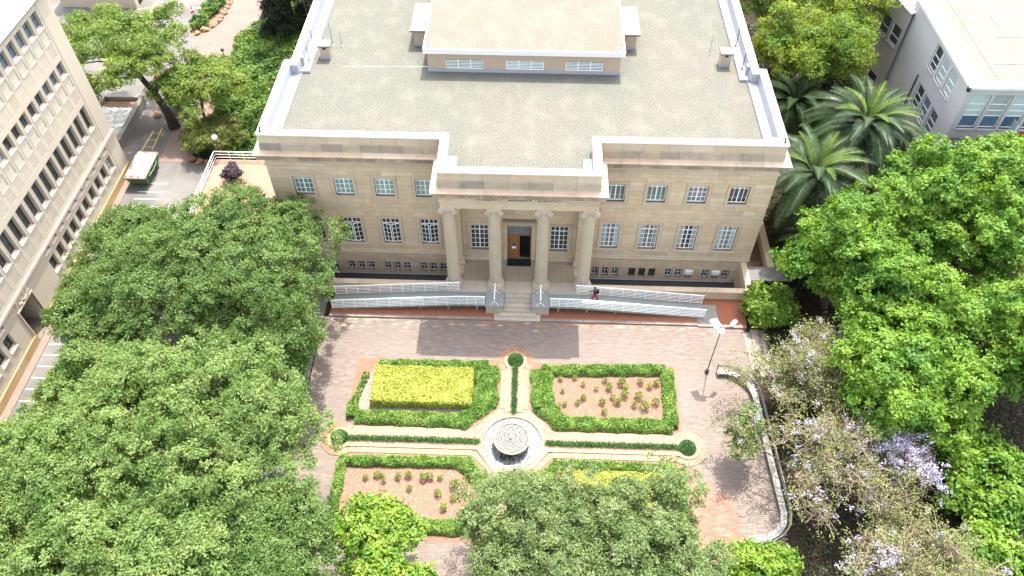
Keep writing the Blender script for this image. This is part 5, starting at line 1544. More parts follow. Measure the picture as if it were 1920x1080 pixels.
def tree(name, label, base, c, rad, n, lr, leaf, size, seed, K=26, nl=34, cr=0.24, wid=0.5, group=None, r0=0.28, bark='bark', extra=None, zmin=-0.45, twigs=0, twig_mat='twig_grey', rough=0.16, spread=0.5, limbn=12, fill=0.25, flat=0.75, up=0.5, mats2=None, inner=0):
    rng = np.random.default_rng(seed)
    t = thing(name, label, 'tree' if 'shrub' not in name and 'bush' not in name else 'shrub', base, group)
    L, LR = gen_lobes(c, rad, n, lr, rng, zmin, rough, fill)
    if extra:
        L = np.concatenate([L, np.array([e[:3] for e in extra])]); LR = np.concatenate([LR, np.array([e[3] for e in extra])])
    tri = name in ('broadleaf_tree', 'plane_tree', 'umbrella_tree', 'feathery_tree')
    V = lobes_to_leaves(L, LR, K, nl, cr, size, wid, rng, spread=spread, flat=flat, up=up, tri=tri)
    if inner:
        D = unit(inner, rng, -0.3); C_ = np.array(c)+D*(np.array(rad)-lr*0.6)*rng.uniform(0.40,0.74,(inner,1))
        V = np.concatenate([V, cards(C_, D*0.5+rng.normal(size=C_.shape)*0.5+np.array([0,0,0.5]), size*2.4*rng.uniform(0.7,1.3,inner), wid, rng, tri=tri)])
    mi = None; mats = [M[leaf]]
    if mats2:
        mats.append(M[mats2[0]]); mi = (rng.random(len(V)//(3 if tri else 4)) < mats2[1]).astype(int)
    o = bpy.data.objects.new('crown', quad_mesh('crown', V, mats, mi, base, 3 if tri else 4)); link(o, t)
    mb = MB().mat(M[bark])
    if limbn:
        limbs(mb, base, (c[0]*0.75+base[0]*0.25, c[1]*0.75+base[1]*0.25, c[2]-rad[2]*0.35), L, rng, r0, limbn)
        mb.build('trunk', None, t, smooth=True)
    if twigs:
        g = MB().mat(M[twig_mat])
        for i in range(twigs):
            s = Vector(L[int(rng.integers(len(L)))]); d = Vector(unit(1, rng, -0.1)[0]); q = s
            pts = [s-d*1.0]
            for k in range(3): pts.append(pts[-1]+d*0.55+Vector(rng.normal(size=3)*0.16))
            g.tube(pts, [0.035,0.026,0.018,0.010], 3, False)
        g.build('twigs', None, t)['kind'] = 'stuff'
    return t, L, LR
G1 = 'broad-crowned green trees on the left of the plaza'
LT = [
 ('large rounded green tree in front of the left wing of the library', (-21.7,-8.9,0), (-21.6,-8.5,6.9), (7.8,8.1,4.9), 72, 1.75, 'leaf_left', 11),
 ('green tree with bare grey twigs between the large tree and the office entrance', (-31.2,-11.0,0), (-31.0,-10.8,5.4), (3.9,4.2,3.5), 28, 1.45, 'leaf_left', 12),
 ('green tree reaching towards the office block beside the parking lines', (-31.0,-5.2,0), (-30.6,-5.0,5.6), (4.0,4.3,3.2), 26, 1.45, 'leaf_left', 13),
 ('biggest pale green tree at lower left beside the plaza edge', (-20.0,-22.4,0), (-20.0,-22.2,7.4), (7.9,7.4,4.6), 64, 1.8, 'leaf_left2', 14),
 ('green tree between the biggest pale tree and the road parking bays', (-27.8,-19.6,0), (-27.6,-19.4,6.0), (4.8,4.6,3.6), 32, 1.5, 'leaf_left2', 15),
 ('pale green tree filling the lower left corner of the view', (-28.6,-26.6,0), (-28.4,-26.4,7.2), (6.2,5.6,4.0), 40, 1.6, 'leaf_left2', 16),
 ('green tree along the bottom edge left of the small yellow-green tree', (-14.4,-28.9,0), (-14.2,-28.7,6.0), (4.6,4.0,3.2), 30, 1.4, 'leaf_left', 17),
 ('green tree at the plaza edge between the large rounded tree and the biggest pale tree', (-16.9,-13.8,0), (-16.9,-13.6,5.6), (2.9,3.2,3.6), 24, 1.4, 'leaf_left', 19),
 ('pale green tree along the bottom edge below the biggest tree', (-21.5,-31.0,0), (-21.3,-30.8,7.6), (6.2,4.6,3.6), 36, 1.6, 'leaf_left2', 18),
]
for lb, b, c, r, n, lr, lf, sd in LT:
    tw = 60 if 'twigs' in lb else 10
    tree('broadleaf_tree', lb, b, c, r, int(n*1.1), lr*0.86, lf, 0.088, sd, K=42, nl=46, cr=0.17, wid=0.5, group=G1, twigs=tw, zmin=-0.12, fill=0.15, rough=0.11, spread=0.5, up=0.42, inner=int(60*r[0]*r[1]))
G2 = 'grey-green trees along the bottom of the plaza'
for lb, b, c, r, n, sd in (
 ('grey-green tree below the fountain, left one of the bottom pair', (1.6,-27.6,0), (1.6,-27.0,5.9), (4.7,4.4,3.4), 38, 31),
 ('grey-green tree hiding the lower right flower bed, right one of the bottom pair', (8.6,-28.0,0), (8.2,-27.3,5.8), (4.9,4.2,3.4), 42, 32),
 ('grey-green tree at the bottom edge in front of the paired trees', (6.0,-31.4,0), (5.6,-31.0,5.6), (7.2,3.4,3.0), 38, 33)):
    tree('broadleaf_tree', lb, b, c, r, n, 1.15, 'leaf_mid', 0.092, sd, K=30, nl=50, cr=0.17, wid=0.42, group=G2, twigs=36, twig_mat='twig', rough=0.16, mats2=('leaf_left', 0.35), inner=1200)
tree('small_tree', 'small sparse yellow-green tree at the near edge of the lower left flower bed', (-8.4,-26.6,0), (-8.3,-26.3,3.7), (3.1,2.3,1.7), 26, 0.85, 'leaf_shrub', 0.14, 34, K=20, nl=22, cr=0.17, r0=0.11, limbn=20, twigs=24, twig_mat='bark', rough=0.25)
tree('small_tree', 'small yellow-green tree on the bottom edge below the lower left flower bed', (-7.0,-30.2,0), (-7.0,-30.0,3.6), (3.6,2.0,1.5), 22, 0.85, 'leaf_shrub', 0.14, 35, K=20, nl=22, cr=0.17, r0=0.11, limbn=16, twigs=12, twig_mat='bark', rough=0.25)
tree('bright_shrub', 'bright green leafy shrub beside the lower end of the curved bench', (16.2,-27.4,0), (16.2,-27.2,1.7), (2.6,2.0,1.4), 20, 0.8, 'leaf_shrub', 0.15, 36, K=22, nl=24, cr=0.17, r0=0.08, limbn=8)
tree('bright_shrub', 'bright green shrub against the right corner of the brick platform', (21.0,-5.0,0), (20.9,-5.2,1.2), (2.3,2.2,1.5), 24, 0.75, 'leaf_shrub', 0.14, 37, K=24, nl=26, cr=0.16, r0=0.08, limbn=8)
G3 = 'bright green plane trees on the right'
for lb, b, c, r, n, sd in (
 ('tallest bright green plane tree in front of the white building', (34.8,-0.6,0), (34.6,-0.8,7.6), (6.8,6.2,4.8), 66, 41),
 ('bright green plane tree nearest the library right corner and the palms', (25.9,-4.0,0), (25.8,-4.2,6.6), (4.6,4.6,4.2), 38, 42),
 ('bright green plane tree standing behind the violet blossom', (27.0,-16.2,0), (27.0,-16.4,7.0), (4.9,4.5,3.6), 36, 43),
 ('bright green plane tree at the right edge below the tallest one', (35.6,-11.6,0), (35.6,-11.8,6.8), (5.8,5.0,4.0), 38, 44),
 ('bright green plane tree between the bright shrub and the right edge', (28.2,-9.6,0), (28.0,-9.8,6.4), (4.6,4.0,3.8), 32, 45),
 ('bright green plane tree at the right edge under the white building windows', (40.6,4.4,0), (40.4,4.2,7.0), (5.0,4.6,4.0), 36, 46)):
    tree('plane_tree', lb, b, c, r, n, 1.25, 'leaf_bright', 0.128, sd, K=24, nl=48, cr=0.2, wid=0.62, group=G3, rough=0.22, spread=0.42, zmin=-0.5, fill=0.3, up=0.35, inner=900)
# shaded shrubs low at the lower right
for lb, x, y, r_, sd in (('dark shaded shrub mass at the lower right edge under the plane trees', 33.0,-20.5,3.6,47),('green shrub in the lower right corner', 31.0,-27.0,3.2,48)):
    tree('shade_shrub', lb, (x,y,0), (x,y,1.6), (r_,r_,1.8), 24, 1.0, 'leaf_bright', 0.18, sd, K=20, nl=20, cr=0.22, r0=0.08, limbn=6)
# jacarandas
def jacaranda(label, b, c, r, n, seed, extra=None, flowers=(), leafk=1.0, nb=150, fl=0.3):
    rng = np.random.default_rng(seed)
    t = thing('jacaranda_tree', label, 'tree', b, 'half-bare jacaranda trees with violet blossom')
    L, LR = gen_lobes(c, r, n, 1.0, rng, -0.35, 0.2, 0.4)
    if extra: L = np.concatenate([L, np.array([e[:3] for e in extra])]); LR = np.concatenate([LR, np.array([e[3] for e in extra])])
    mb = MB().mat(M['bark']); limbs(mb, b, (c[0],c[1],c[2]-r[2]*0.5), L, rng, 0.24, len(L)); mb.build('trunk', None, t, smooth=True)
    g = MB().mat(M['twig'])
    ends = []
    for i in range(nb):
        s = Vector(L[int(rng.integers(len(L)))])
        d = Vector((float(rng.normal()), float(rng.normal()), float(rng.uniform(-0.1,0.9)))).normalized()
        pts = [s-d*0.5]
        for k in range(4): pts.append(pts[-1]+d*0.42+Vector(rng.normal(size=3)*0.17))
        g.tube(pts, [0.042,0.034,0.026,0.02,0.012], 3, False)
        for q in pts[2:]:
            e = q+Vector(rng.normal(size=3)*0.38); g.tube([q, q.lerp(e,0.5)+Vector(rng.normal(size=3)*0.08), e], [0.02,0.014,0.008], 3, False); ends.append(e)
        ends.append(pts[-1])
    g.build('branches', None, t)['kind'] = 'stuff'
    E = np.array([tuple(e) for e in ends])
    pick = E[rng.random(len(E)) < 0.62*leafk]
    nl = 15
    C = np.repeat(pick, nl, 0)+rng.normal(size=(len(pick)*nl,3))*0.20
    V1 = cards(C, rng.normal(size=C.shape)*0.5+np.array([0,0,0.8]), rng.uniform(0.05,0.12,len(C)), 0.40, rng)
    o = bpy.data.objects.new('crown', quad_mesh('crown', V1, [M['leaf_jac'], M['leaf_olive']], (rng.random(len(C)) < 0.4).astype(int), b)); link(o, t)
    fp = [E[rng.random(len(E)) < 0.10*fl]]
    for fx_, fy_, fz_, fr_, k in flowers: fp.append(np.array([fx_,fy_,fz_])+rng.normal(size=(k,3))*np.array([fr_,fr_,fr_*0.5]))
    F = np.concatenate(fp); nl = 20
    C = np.repeat(F, nl, 0)+rng.normal(size=(len(F)*nl,3))*0.13
    V2 = cards(C, rng.normal(size=C.shape)*0.6+np.array([0,0,0.7]), rng.uniform(0.035,0.085,len(C)), 0.7, rng)
    o = bpy.data.objects.new('blossom', quad_mesh('blossom', V2, [M['flower']], None, b)); link(o, t)
jacaranda('half-bare jacaranda with olive leaves beside the top of the curved bench', (21.9,-13.2,0), (21.6,-13.4,4.0), (3.9,3.6,2.4), 30, 51, [(16.9,-13.4,3.0,0.6)], [(23.9,-12.4,6.2,0.5,10),(20.2,-11.6,5.6,0.4,6)], 1.7, 300, 1.2)
jacaranda('jacaranda of bare tan branches with dense violet blossom on its right side', (23.4,-21.2,0), (22.6,-21.2,4.4), (5.1,4.4,2.6), 42, 52, [(16.4,-17.4,3.6,0.6),(15.7,-18.6,3.6,0.6)],
    [(24.6,-19.6,6.3,0.7,60),(25.6,-20.4,6.2,0.7,60),(26.4,-21.5,5.9,0.6,50),(24.4,-21.0,6.4,0.6,30),(27.3,-22.4,5.2,0.4,18),(20.4,-19.2,5.6,0.4,6)], 0.75, 500, 0.8)
jacaranda('jacaranda with tan branches and a pale violet cluster on the bottom right edge', (25.0,-28.0,0), (24.8,-27.8,4.0), (4.4,3.2,2.2), 26, 53, None, [(22.6,-27.6,5.6,0.45,24),(21.6,-28.0,4.8,0.3,8)], 0.9, 240, 0.5)
rng = np.random.default_rng(54)
jl = []
for (x,y,z) in ((15.9,-17.6,3.7),(15.6,-18.4,3.5),(16.2,-18.9,3.4),(15.7,-19.6,3.3),(16.6,-16.9,3.8),(17.0,-18.0,3.6)): jl.append((x,y,z,0.6))
tree('low_tree', 'young leafy green tree overhanging the middle of the curved bench', (17.6,-18.4,0), (16.2,-18.4,3.0), (1.0,1.3,0.8), 5, 0.5, 'leaf_left', 0.12, 54, K=14, nl=16, cr=0.16, r0=0.07, extra=jl, limbn=11)
# yellow-green trees behind the right wing
G4 = 'yellow-green trees behind the right flank of the library'
for lb, b, c, r, n, sd, lf in (
 ('yellow-green tree with drooping fine foliage nearest the library parapet', (26.6,23.0,0), (26.4,23.0,7.2), (3.9,4.4,4.2), 34, 61, 'leaf_yellowgreen'),
 ('bright yellow-green bamboo-like tree beside the beige wing', (31.0,22.2,0), (30.8,21.6,7.6), (3.2,3.4,4.0), 30, 62, 'leaf_yellowgreen'),
 ('tall yellow-tinged tree at the top edge beside the white building', (33.2,27.6,0), (32.6,27.8,8.6), (4.4,4.6,4.2), 34, 63, 'leaf_yellowgreen'),
 ('tall green tree at the top edge behind the right parapet', (26.0,31.0,0), (26.0,31.0,8.6), (4.6,4.6,4.4), 34, 64, 'leaf_feather')):
    tree('feathery_tree', lb, b, c, r, n, 1.15, lf, 0.20, sd, K=24, nl=26, cr=0.24, wid=0.22, group=G4, rough=0.25, spread=0.7, mats2=('leaf_left', 0.35))
# leaning tree at upper left
t, L, LR = tree('umbrella_tree', 'leaning dark-trunked tree with a wide feathery light green crown behind the office block', (-36.9,18.3,0), (-41.4,20.4,7.8), (7.4,6.0,2.7), 64, 1.2, 'leaf_feather', 0.17, 71, K=26, nl=30, cr=0.22, wid=0.26, r0=0.05, rough=0.16, limbn=0, zmin=-0.2)
g = MB().mat(M['bark_dark'])
g.tube([(-36.5,18.0,-0.1),(-37.2,18.9,1.4),(-38.2,19.8,2.9)],[0.62,0.44,0.36],10)
g.tube([(-38.2,19.8,2.9),(-39.2,20.2,4.6),(-40.4,20.4,6.4),(-41.6,20.6,7.6)],[0.33,0.27,0.22,0.12],8)
g.tube([(-38.2,19.8,2.9),(-37.4,20.2,4.4),(-35.6,20.0,5.8),(-33.6,18.4,6.2)],[0.26,0.20,0.16,0.08],8)
g.tube([(-39.3,20.2,4.7),(-41.2,19.4,4.9),(-43.0,18.2,4.6),(-44.4,18.6,5.6)],[0.17,0.13,0.11,0.05],7)
for i in range(14):
    q = Vector(L[(i*3)%len(L)]); s = Vector((-40.4,20.4,6.2)); g.tube([s, s.lerp(q,0.5)+Vector((0,0,0.25)), q],[0.12,0.08,0.03],5)
g.build('trunk', None, t, smooth=True)
tree('feathery_tree', 'feathery light green tree right of the leaning trunk, above the brick path', (-33.4,18.8,0), (-32.4,18.6,5.2), (4.2,4.0,2.2), 40, 1.05, 'leaf_feather', 0.16, 72, K=24, nl=28, cr=0.2, wid=0.28, r0=0.14)
tree('feathery_tree', 'light green tree half hidden behind the office block corner', (-44.6,16.6,0), (-44.4,16.4,4.6), (2.4,3.2,2.2), 20, 1.0, 'leaf_feather', 0.16, 73, K=22, nl=26, cr=0.2, wid=0.28, r0=0.14)
tree('olive_bush', 'dense olive-green bush by the globe lamp and terrace', (-31.4,14.6,0), (-31.2,14.6,1.7), (2.9,2.3,1.5), 34, 0.75, 'leaf_olive', 0.15, 74, K=26, nl=30, cr=0.17, wid=0.18, r0=0.08, limbn=8, mats2=('leaf_feather', 0.4))
tree('purple_bush', 'small purple-leaved bush on the orange terrace', (-27.6,9.0,1.0), (-27.6,9.0,1.9), (0.95,0.9,0.8), 14, 0.35, 'leaf_purple', 0.10, 75, K=18, nl=18, cr=0.1, r0=0.05, limbn=8)
tree('leafy_shrub', 'small shrub with broad yellow-green leaves at the foot of the leaning tree', (-36.4,21.4,0), (-36.4,21.4,0.9), (1.7,1.3,0.9), 16, 0.5, 'leaf_shrub', 0.16, 76, K=16, nl=14, cr=0.14, wid=0.6, r0=0.05, limbn=6)
for i, (x, y) in enumerate(((-39.6,37.8),(-39.3,40.3),(-38.9,42.6))):
    tree('leafy_shrub', ('low rounded shrub at the near end of the stone-edged flower bed','middle low shrub of the stone-edged flower bed','far low shrub of the stone-edged flower bed at the top edge')[i], (x,y,0), (x,y,0.5), (1.1,1.3,0.7), 12, 0.45, 'leaf_ground', 0.14, 77+i, K=14, nl=14, cr=0.12, r0=0.05, limbn=4)
# dark conifer
rng = np.random.default_rng(80)
t = thing('conifer_tree', 'tall almost black conifer at the top edge beside the library', 'tree', (-28.0,37.0,0))
L, LR = [], []
for i in range(110):
    z = 0.8+14*rng.random()**1.3; rr = 3.7*(1-z/16.5)*rng.uniform(0.65,1.0); a = rng.uniform(0,6.28)
    L.append((-28.0+rr*math.cos(a), 37.0+rr*math.sin(a), z)); LR.append(0.95)
V = lobes_to_leaves(np.array(L), np.array(LR), 14, 24, 0.22, 0.17, 0.3, rng)
link(bpy.data.objects.new('crown', quad_mesh('crown', V, [M['leaf_dark']], None, (-28,37,0))), t)
MB().mat(M['bark_dark']).tube([(-28,37,0),(-28,37,14)],[0.35,0.05],8).build('trunk', None, t)
# ground cover beside the library
def scatter_poly(poly, n, rng):
    P = np.array(poly); lo, hi = P.min(0), P.max(0); out = []
    while len(out) < n:
        q = rng.uniform(lo, hi, (n*2,2)); ins = np.zeros(len(q), bool); j = len(P)-1
        for i in range(len(P)):
            c = ((P[i,1] > q[:,1]) != (P[j,1] > q[:,1])) & (q[:,0] < (P[j,0]-P[i,0])*(q[:,1]-P[i,1])/(P[j,1]-P[i,1]+1e-9)+P[i,0]); ins ^= c; j = i
        out += [tuple(v) for v in q[ins]]
    return np.array(out[:n])
def ground_cover(name, label, cat, poly, n, h, size, leaf, seed, wid=0.4, bumps=0.5):
    rng = np.random.default_rng(seed); q = scatter_poly(poly, n, rng)
    z = h*(0.35+0.65*rng.random(n))*(0.6+bumps*(np.sin(q[:,0]*1.7+seed)*np.sin(q[:,1]*1.3+1.1*np.sin(q[:,0]))*0.5+0.4))
    C = np.column_stack([q, np.maximum(z,0.04)])
    N = rng.normal(size=C.shape)*0.55+np.array([0,0,0.9])
    V = cards(C, N, size*rng.uniform(0.6,1.4,n), wid, rng)
    c = q.mean(0); o = bpy.data.objects.new(name, quad_mesh(name, V, [M[leaf]], None, (c[0],c[1],0))); o.location = (c[0],c[1],0); link(o)
    tag(o, label, cat, kind='stuff'); return o
ground_cover('ground_cover', 'lush low green planting between the brick path and the library left wall', 'plants', [(-32.9,13.2),(-20.3,12.6),(-20.2,42),(-31,42),(-32.6,37.2),(-34.1,35.4),(-33.9,29.9),(-32.9,20.5)], 42000, 1.25, 0.21, 'leaf_ground', 81, 0.32)
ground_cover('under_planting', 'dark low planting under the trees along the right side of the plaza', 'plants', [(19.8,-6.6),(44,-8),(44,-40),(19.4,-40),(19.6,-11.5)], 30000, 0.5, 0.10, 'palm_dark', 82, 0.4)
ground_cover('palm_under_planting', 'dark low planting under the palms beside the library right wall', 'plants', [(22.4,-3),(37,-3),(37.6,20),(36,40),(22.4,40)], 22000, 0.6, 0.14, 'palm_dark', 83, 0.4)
# palms
def frond_mesh(seed, Lf, mat, lift, droop):
    r = random.Random(seed); mb = MB().mat(M[mat]); pts = []
    n = 14
    for i in range(n+1):
        t = i/n; pts.append(Vector((Lf*(t-0.16*t*t*droop), r.uniform(-0.01,0.01), lift*math.sin(min(1,t*0.9)*1.5)*Lf*0.3-droop*Lf*0.52*t*t)))
    mb.tube(pts, [0.045*(1-0.85*i/n)+0.006 for i in range(n+1)], 3, False)
    m = 44
    for k in range(3, m):
        t = k/m; f = t*n; i = min(int(f), n-1); p = pts[i].lerp(pts[i+1], f-i); d = (pts[i+1]-pts[i]).normalized()
        ll = 0.62*math.sin(math.pi*min(1,t*0.86+0.12))**0.7*(1+r.uniform(-0.1,0.1)); up = Vector((0,0,1)); sd = d.cross(up).normalized(); nn = sd.cross(d)
        for s in (-1,1):
            q = p+sd*s*ll*0.86+d*ll*0.45+nn*ll*0.30-Vector((0,0,ll*0.10)); mid = p.lerp(q,0.5)+nn*0.04
            w = d*0.0288
            mb.faces([p-w, p+w, mid+w*1.25, q, mid-w*1.25], [(0,1,2,3,4)])
    return mb.mesh('frond')
FR = {k: [frond_mesh(i+hash(k)%7, 4.2, k, 0.88, 1.05+0.22*i) for i in range(3)] for k in ('palm','palm_dark','palm_new')}
def palm(label, x, y, h, k, seed, n=58, mat='palm', new=True):
    rng = np.random.default_rng(seed); t = thing('palm_tree', label, 'palm', (x,y,0), 'date palms beside the library')
    g = MB().mat(M['bark']); g.tube([(x,y,0),(x+0.1,y,h*0.5),(x,y,h-0.2)],[0.42,0.36,0.44],9)
    g.lathe([(0.30,h-0.6),(0.55,h-0.2),(0.5,h+0.15),(0.0,h+0.4)],(x,y,0),10); g.build('trunk', None, t)
    for i in range(n):
        a = i*2.39996+rng.uniform(-0.2,0.2); q = (i+0.5)/n
        el = math.radians(82-112*q**0.85+rng.uniform(-6,6)); m = 'palm_new' if (new and q < 0.08) else mat
        s = k*(0.72+0.28*min(1,q*2.2))*rng.uniform(0.92,1.05)
        o = inst('frond', FR[m][min(2,int(q*3))], t, (x+0.22*math.cos(a), y+0.22*math.sin(a), h+0.1-0.4*q), rot=(rng.uniform(-0.15,0.15), -el*0.8, a), scale=(s,s,s))
palm('largest date palm with arching grey-green fronds beside the white building', 30.4,10.6,7.8,1.5,91,76)
palm('date palm leaning against the right front corner of the library', 24.9,4.9,6.8,1.5,92,70)
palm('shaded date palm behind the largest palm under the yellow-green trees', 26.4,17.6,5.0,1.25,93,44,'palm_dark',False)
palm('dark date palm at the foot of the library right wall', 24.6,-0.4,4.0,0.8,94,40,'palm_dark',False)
# garden hedges
def hedge(name, label, segs, h, dens, size, leaf, seed, wid=0.55, cat='hedge', group=None):
    rng = np.random.default_rng(seed); Cs, Ns = [], []; core = MB().mat(M[leaf])
    x0, y0 = segs[0][0]
    t = thing(name, label, cat, (x0,y0,0), group)
    for a, b, hw, *d in segs:
        a, b = np.array(a), np.array(b); ln = np.linalg.norm(b-a); u = (b-a)/ln; v = np.array([-u[1],u[0]])
        k = d[0] if d else 1.0
        n = int((ln+hw)*hw*2*dens*k)
        s = rng.uniform(-hw*0.45, ln+hw*0.45, n); w = rng.uniform(-1,1,n)
        prof = h*(1-np.abs(w)**4*0.8)*(0.93+0.10*np.sin(s*2.1+seed)*np.sin(w*2+s)+0.07*np.sin(s*5.3+w*3))
        z = prof*np.where(rng.random(n) < 0.8, rng.uniform(0.86,1.06,n), rng.uniform(0.2,0.9,n))
        ww = w*hw*(1+0.10*np.sin(s*3.1+seed))
        P = a+s[:,None]*u+ww[:,None]*v
        Cs.append(np.column_stack([P, np.maximum(z,0.03)+0.01])); Ns.append(np.column_stack([np.outer(w*np.abs(w)*0.9, v), np.full(n,0.8)])+rng.normal(size=(n,3))*0.62)
        if k > 0.8:
            uu, vv = tuple(u), tuple(v); c = (a+b)/2; core.obox(tuple(c), uu, vv, ln/2+hw*0.1, hw*0.72, 0.0, h*0.5)
    C = np.concatenate(Cs); N = np.concatenate(Ns)
    link(bpy.data.objects.new('foliage', quad_mesh('foliage', cards(C, N, size*rng.uniform(0.6,1.35,len(C)), wid, rng), [M[leaf]], None, (x0,y0,0))), t)
    core.build('hedge_core', None, t)
GH = 'clipped green hedges round the flower beds'
hedge('hedge', 'green hedge round the golden block, gapped at its left end', [((-9.2,-11.2),(-2.4,-11.1),0.5),((-10.7,-11.2),(-9.3,-11.2),0.4,0.5),((-2.25,-11.6),(-2.25,-14.4),0.98),((-2.3,-14.6),(-3.9,-16.1),0.72),((-3.9,-16.05),(-11.6,-15.95),0.62),((-12.2,-15.9),(-12.3,-15.0),0.42),((-12.25,-14.8),(-11.7,-12.2),0.25,0.35)], 0.5, 800, 0.1, 'leaf_hedge', 101, group=GH)
hedge('hedge', 'green hedge forming a full ring round the upper right rose bed', [((2.4,-11.35),(11.6,-10.98),0.5),((2.1,-11.8),(2.2,-14.5),0.86),((2.3,-14.7),(3.5,-15.9),0.75),((3.6,-16.05),(11.6,-16.05),0.6),((11.95,-11.3),(11.85,-15.9),0.52)], 0.55, 800, 0.1, 'leaf_hedge', 102, group=GH)
hedge('hedge', 'green hedge round the lower left bed beside the big trees', [((-12.3,-19.65),(-3.6,-19.5),0.42),((-3.3,-19.7),(-1.95,-21.1),0.62),((-1.8,-21.3),(-1.8,-24.2),0.55),((-12.3,-19.9),(-12.3,-24.6),0.38),((-11.8,-24.4),(-2.2,-24.4),0.55)], 0.55, 800, 0.1, 'leaf_hedge', 103, group=GH)
hedge('hedge', 'yellowish green hedge at the lower right corner bed beyond the grey-green trees', [((3.6,-19.5),(11.4,-19.6),0.42),((11.9,-19.8),(12.0,-24.6),0.46),((3.3,-19.7),(1.95,-21.1),0.62),((2.2,-24.4),(11.8,-24.4),0.55)], 0.55, 800, 0.1, 'leaf_hedge', 104, group=GH)
def block(name, label, x0, x1, y0, y1, h, n, leaf, seed):
    rng = np.random.default_rng(seed); t = thing(name, label, 'hedge', ((x0+x1)/2,(y0+y1)/2,0), 'golden clipped hedge blocks')
    q = np.column_stack([rng.uniform(x0,x1,n), rng.uniform(y0,y1,n)])
    C1 = np.column_stack([q, h+0.05*np.sin(q[:,0]*1.9)*np.sin(q[:,1]*2.3)+rng.normal(size=n)*0.035])
    keep = (q[:,0]-x0-2.6)**2+(q[:,1]-y1+0.9)**2 > 0.05; C1 = C1[keep]
    m = n//3; C2 = np.column_stack([rng.uniform(x0,x1,m), np.full(m,y0)+rng.normal(size=m)*0.04, rng.uniform(0.02,h,m)])
    C3 = np.column_stack([np.where(rng.random(m) < 0.5, x0, x1)+rng.normal(size=m)*0.04, rng.uniform(y0,y1,m), rng.uniform(0.02,h,m)])
    C4 = np.column_stack([rng.uniform(x0,x1,m), np.full(m,y1)+rng.normal(size=m)*0.04, rng.uniform(0.02,h,m)])
    N = np.concatenate([np.tile([0,0,1.0],(len(C1),1)), np.tile([0,-1.0,0.3],(m,1)), np.tile([0,0,0.6],(m,1)), np.tile([0,1.0,0.3],(m,1))]); C = np.concatenate([C1,C2,C3,C4]); N = N+rng.normal(size=C.shape)*0.5
    link(bpy.data.objects.new('foliage', quad_mesh('foliage', cards(C, N, 0.095*rng.uniform(0.6,1.4,len(C)), 0.45, rng), [M[leaf]], None, tuple(t.location))), t)
    MB().mat(M[leaf]).box(x0+0.06,x1-0.06,y0+0.06,y1-0.06,0.0,h-0.06).build('hedge_core', None, t)
block('golden_hedge', 'golden yellow clipped hedge block in the upper left flower bed', -10.85,-3.35,-14.95,-11.75,0.85,17000,'leaf_yellow',111)
block('golden_hedge', 'golden yellow clipped hedge block glimpsed behind the grey-green trees', 3.4,11.2,-23.7,-20.2,0.8,9000,'leaf_yellow',112)
# grass rows
def grass_row(label, dx, dy, L, seed):
    rng = np.random.default_rng(seed); px, py = -dy, dx; Cs = []; t0, t1 = 2.45, L-0.5
    n = int((t1-t0)/0.24)
    for i in range(n):
        a = t0+(i+0.5)*(t1-t0)/n; k = 130
        Cs.append(np.column_stack([dx*a+rng.normal(size=k)*0.12, GY+dy*a+rng.normal(size=k)*0.12, PZ+0.05+rng.uniform(0,0.24,k)]))
    k = 2600; r = 0.62*np.sqrt(rng.random(k)); a = rng.uniform(0,6.28,k)
    Cs.append(np.column_stack([dx*L+r*np.cos(a), GY+dy*L+r*np.sin(a), PZ+0.05+0.42*(1-(r/0.64)**2)*rng.uniform(0.5,1.05,k)]))
    C = np.concatenate(Cs); A = rng.normal(size=C.shape)*0.7+np.array([0,0,0.8]); N = rng.normal(size=C.shape)
    o = bpy.data.objects.new('grass_row', quad_mesh('grass_row', cards(C, N, rng.uniform(0.07,0.14,len(C)), 0.16, rng, 0.05, A), [M['leaf_grass']], None, (dx*5,GY+dy*5,0))); o.location = (dx*5,GY+dy*5,0); link(o)
    tag(o, label, 'grass row', 'dark grass rows with round ends', 'stuff')
grass_row('dark green grass row with a round tuft on the left path arm', -1,0,12.83,121)
grass_row('dark green grass row with a round tuft on the right path arm', 1,0,12.83,122)
grass_row('short dark green grass row with a round tuft towards the library steps', 0,1,7.35,123)
grass_row('dark green grass row running down below the fountain under the trees', 0,-1,7.35,124)
# rose bushes
def rose_mesh(seed):
    rng = np.random.default_rng(seed); n = 130
    D = unit(n, rng, -0.2); C = np.array([0,0,0.38])+D*np.array([0.34,0.34,0.32])*rng.uniform(0.5,1.1,(n,1))
    return quad_mesh('foliage', cards(C, rng.normal(size=C.shape)*0.6+np.array([0,0,0.8]), rng.uniform(0.045,0.10,n), 0.55, rng), [M['leaf_rose']])
def stem_mesh(seed):
    r = random.Random(seed); mb = MB().mat(M['bark'])
    for i in range(6):
        a = r.uniform(0,6.28); mb.tube([(0,0,0),(0.12*math.cos(a),0.12*math.sin(a),0.3),(0.26*math.cos(a),0.26*math.sin(a),0.58)],[0.018,0.014,0.008],4,False)
    return mb.mesh('stems')
RM = [rose_mesh(i) for i in range(5)]; SM = [stem_mesh(i) for i in range(3)]
tr = [(352,505,.8),(455,495,.8),(515,540,.8),(605,570,.8),(670,510,.9),(697,560,1.2),(790,520,1.35),(815,560,1.1),(805,615,1.3),(925,515,1.1),(990,545,1.0),(1040,520,1.1),(905,620,1.3),(940,690,1.5),(870,680,1.0),(750,665,1.2),(720,630,.9),(645,665,1.1),(655,735,1.0),(1020,660,1.2),(510,640,1.0),(470,675,.9),(330,710,1.1),(380,690,.8),(365,598,.7),(1085,575,.8)]
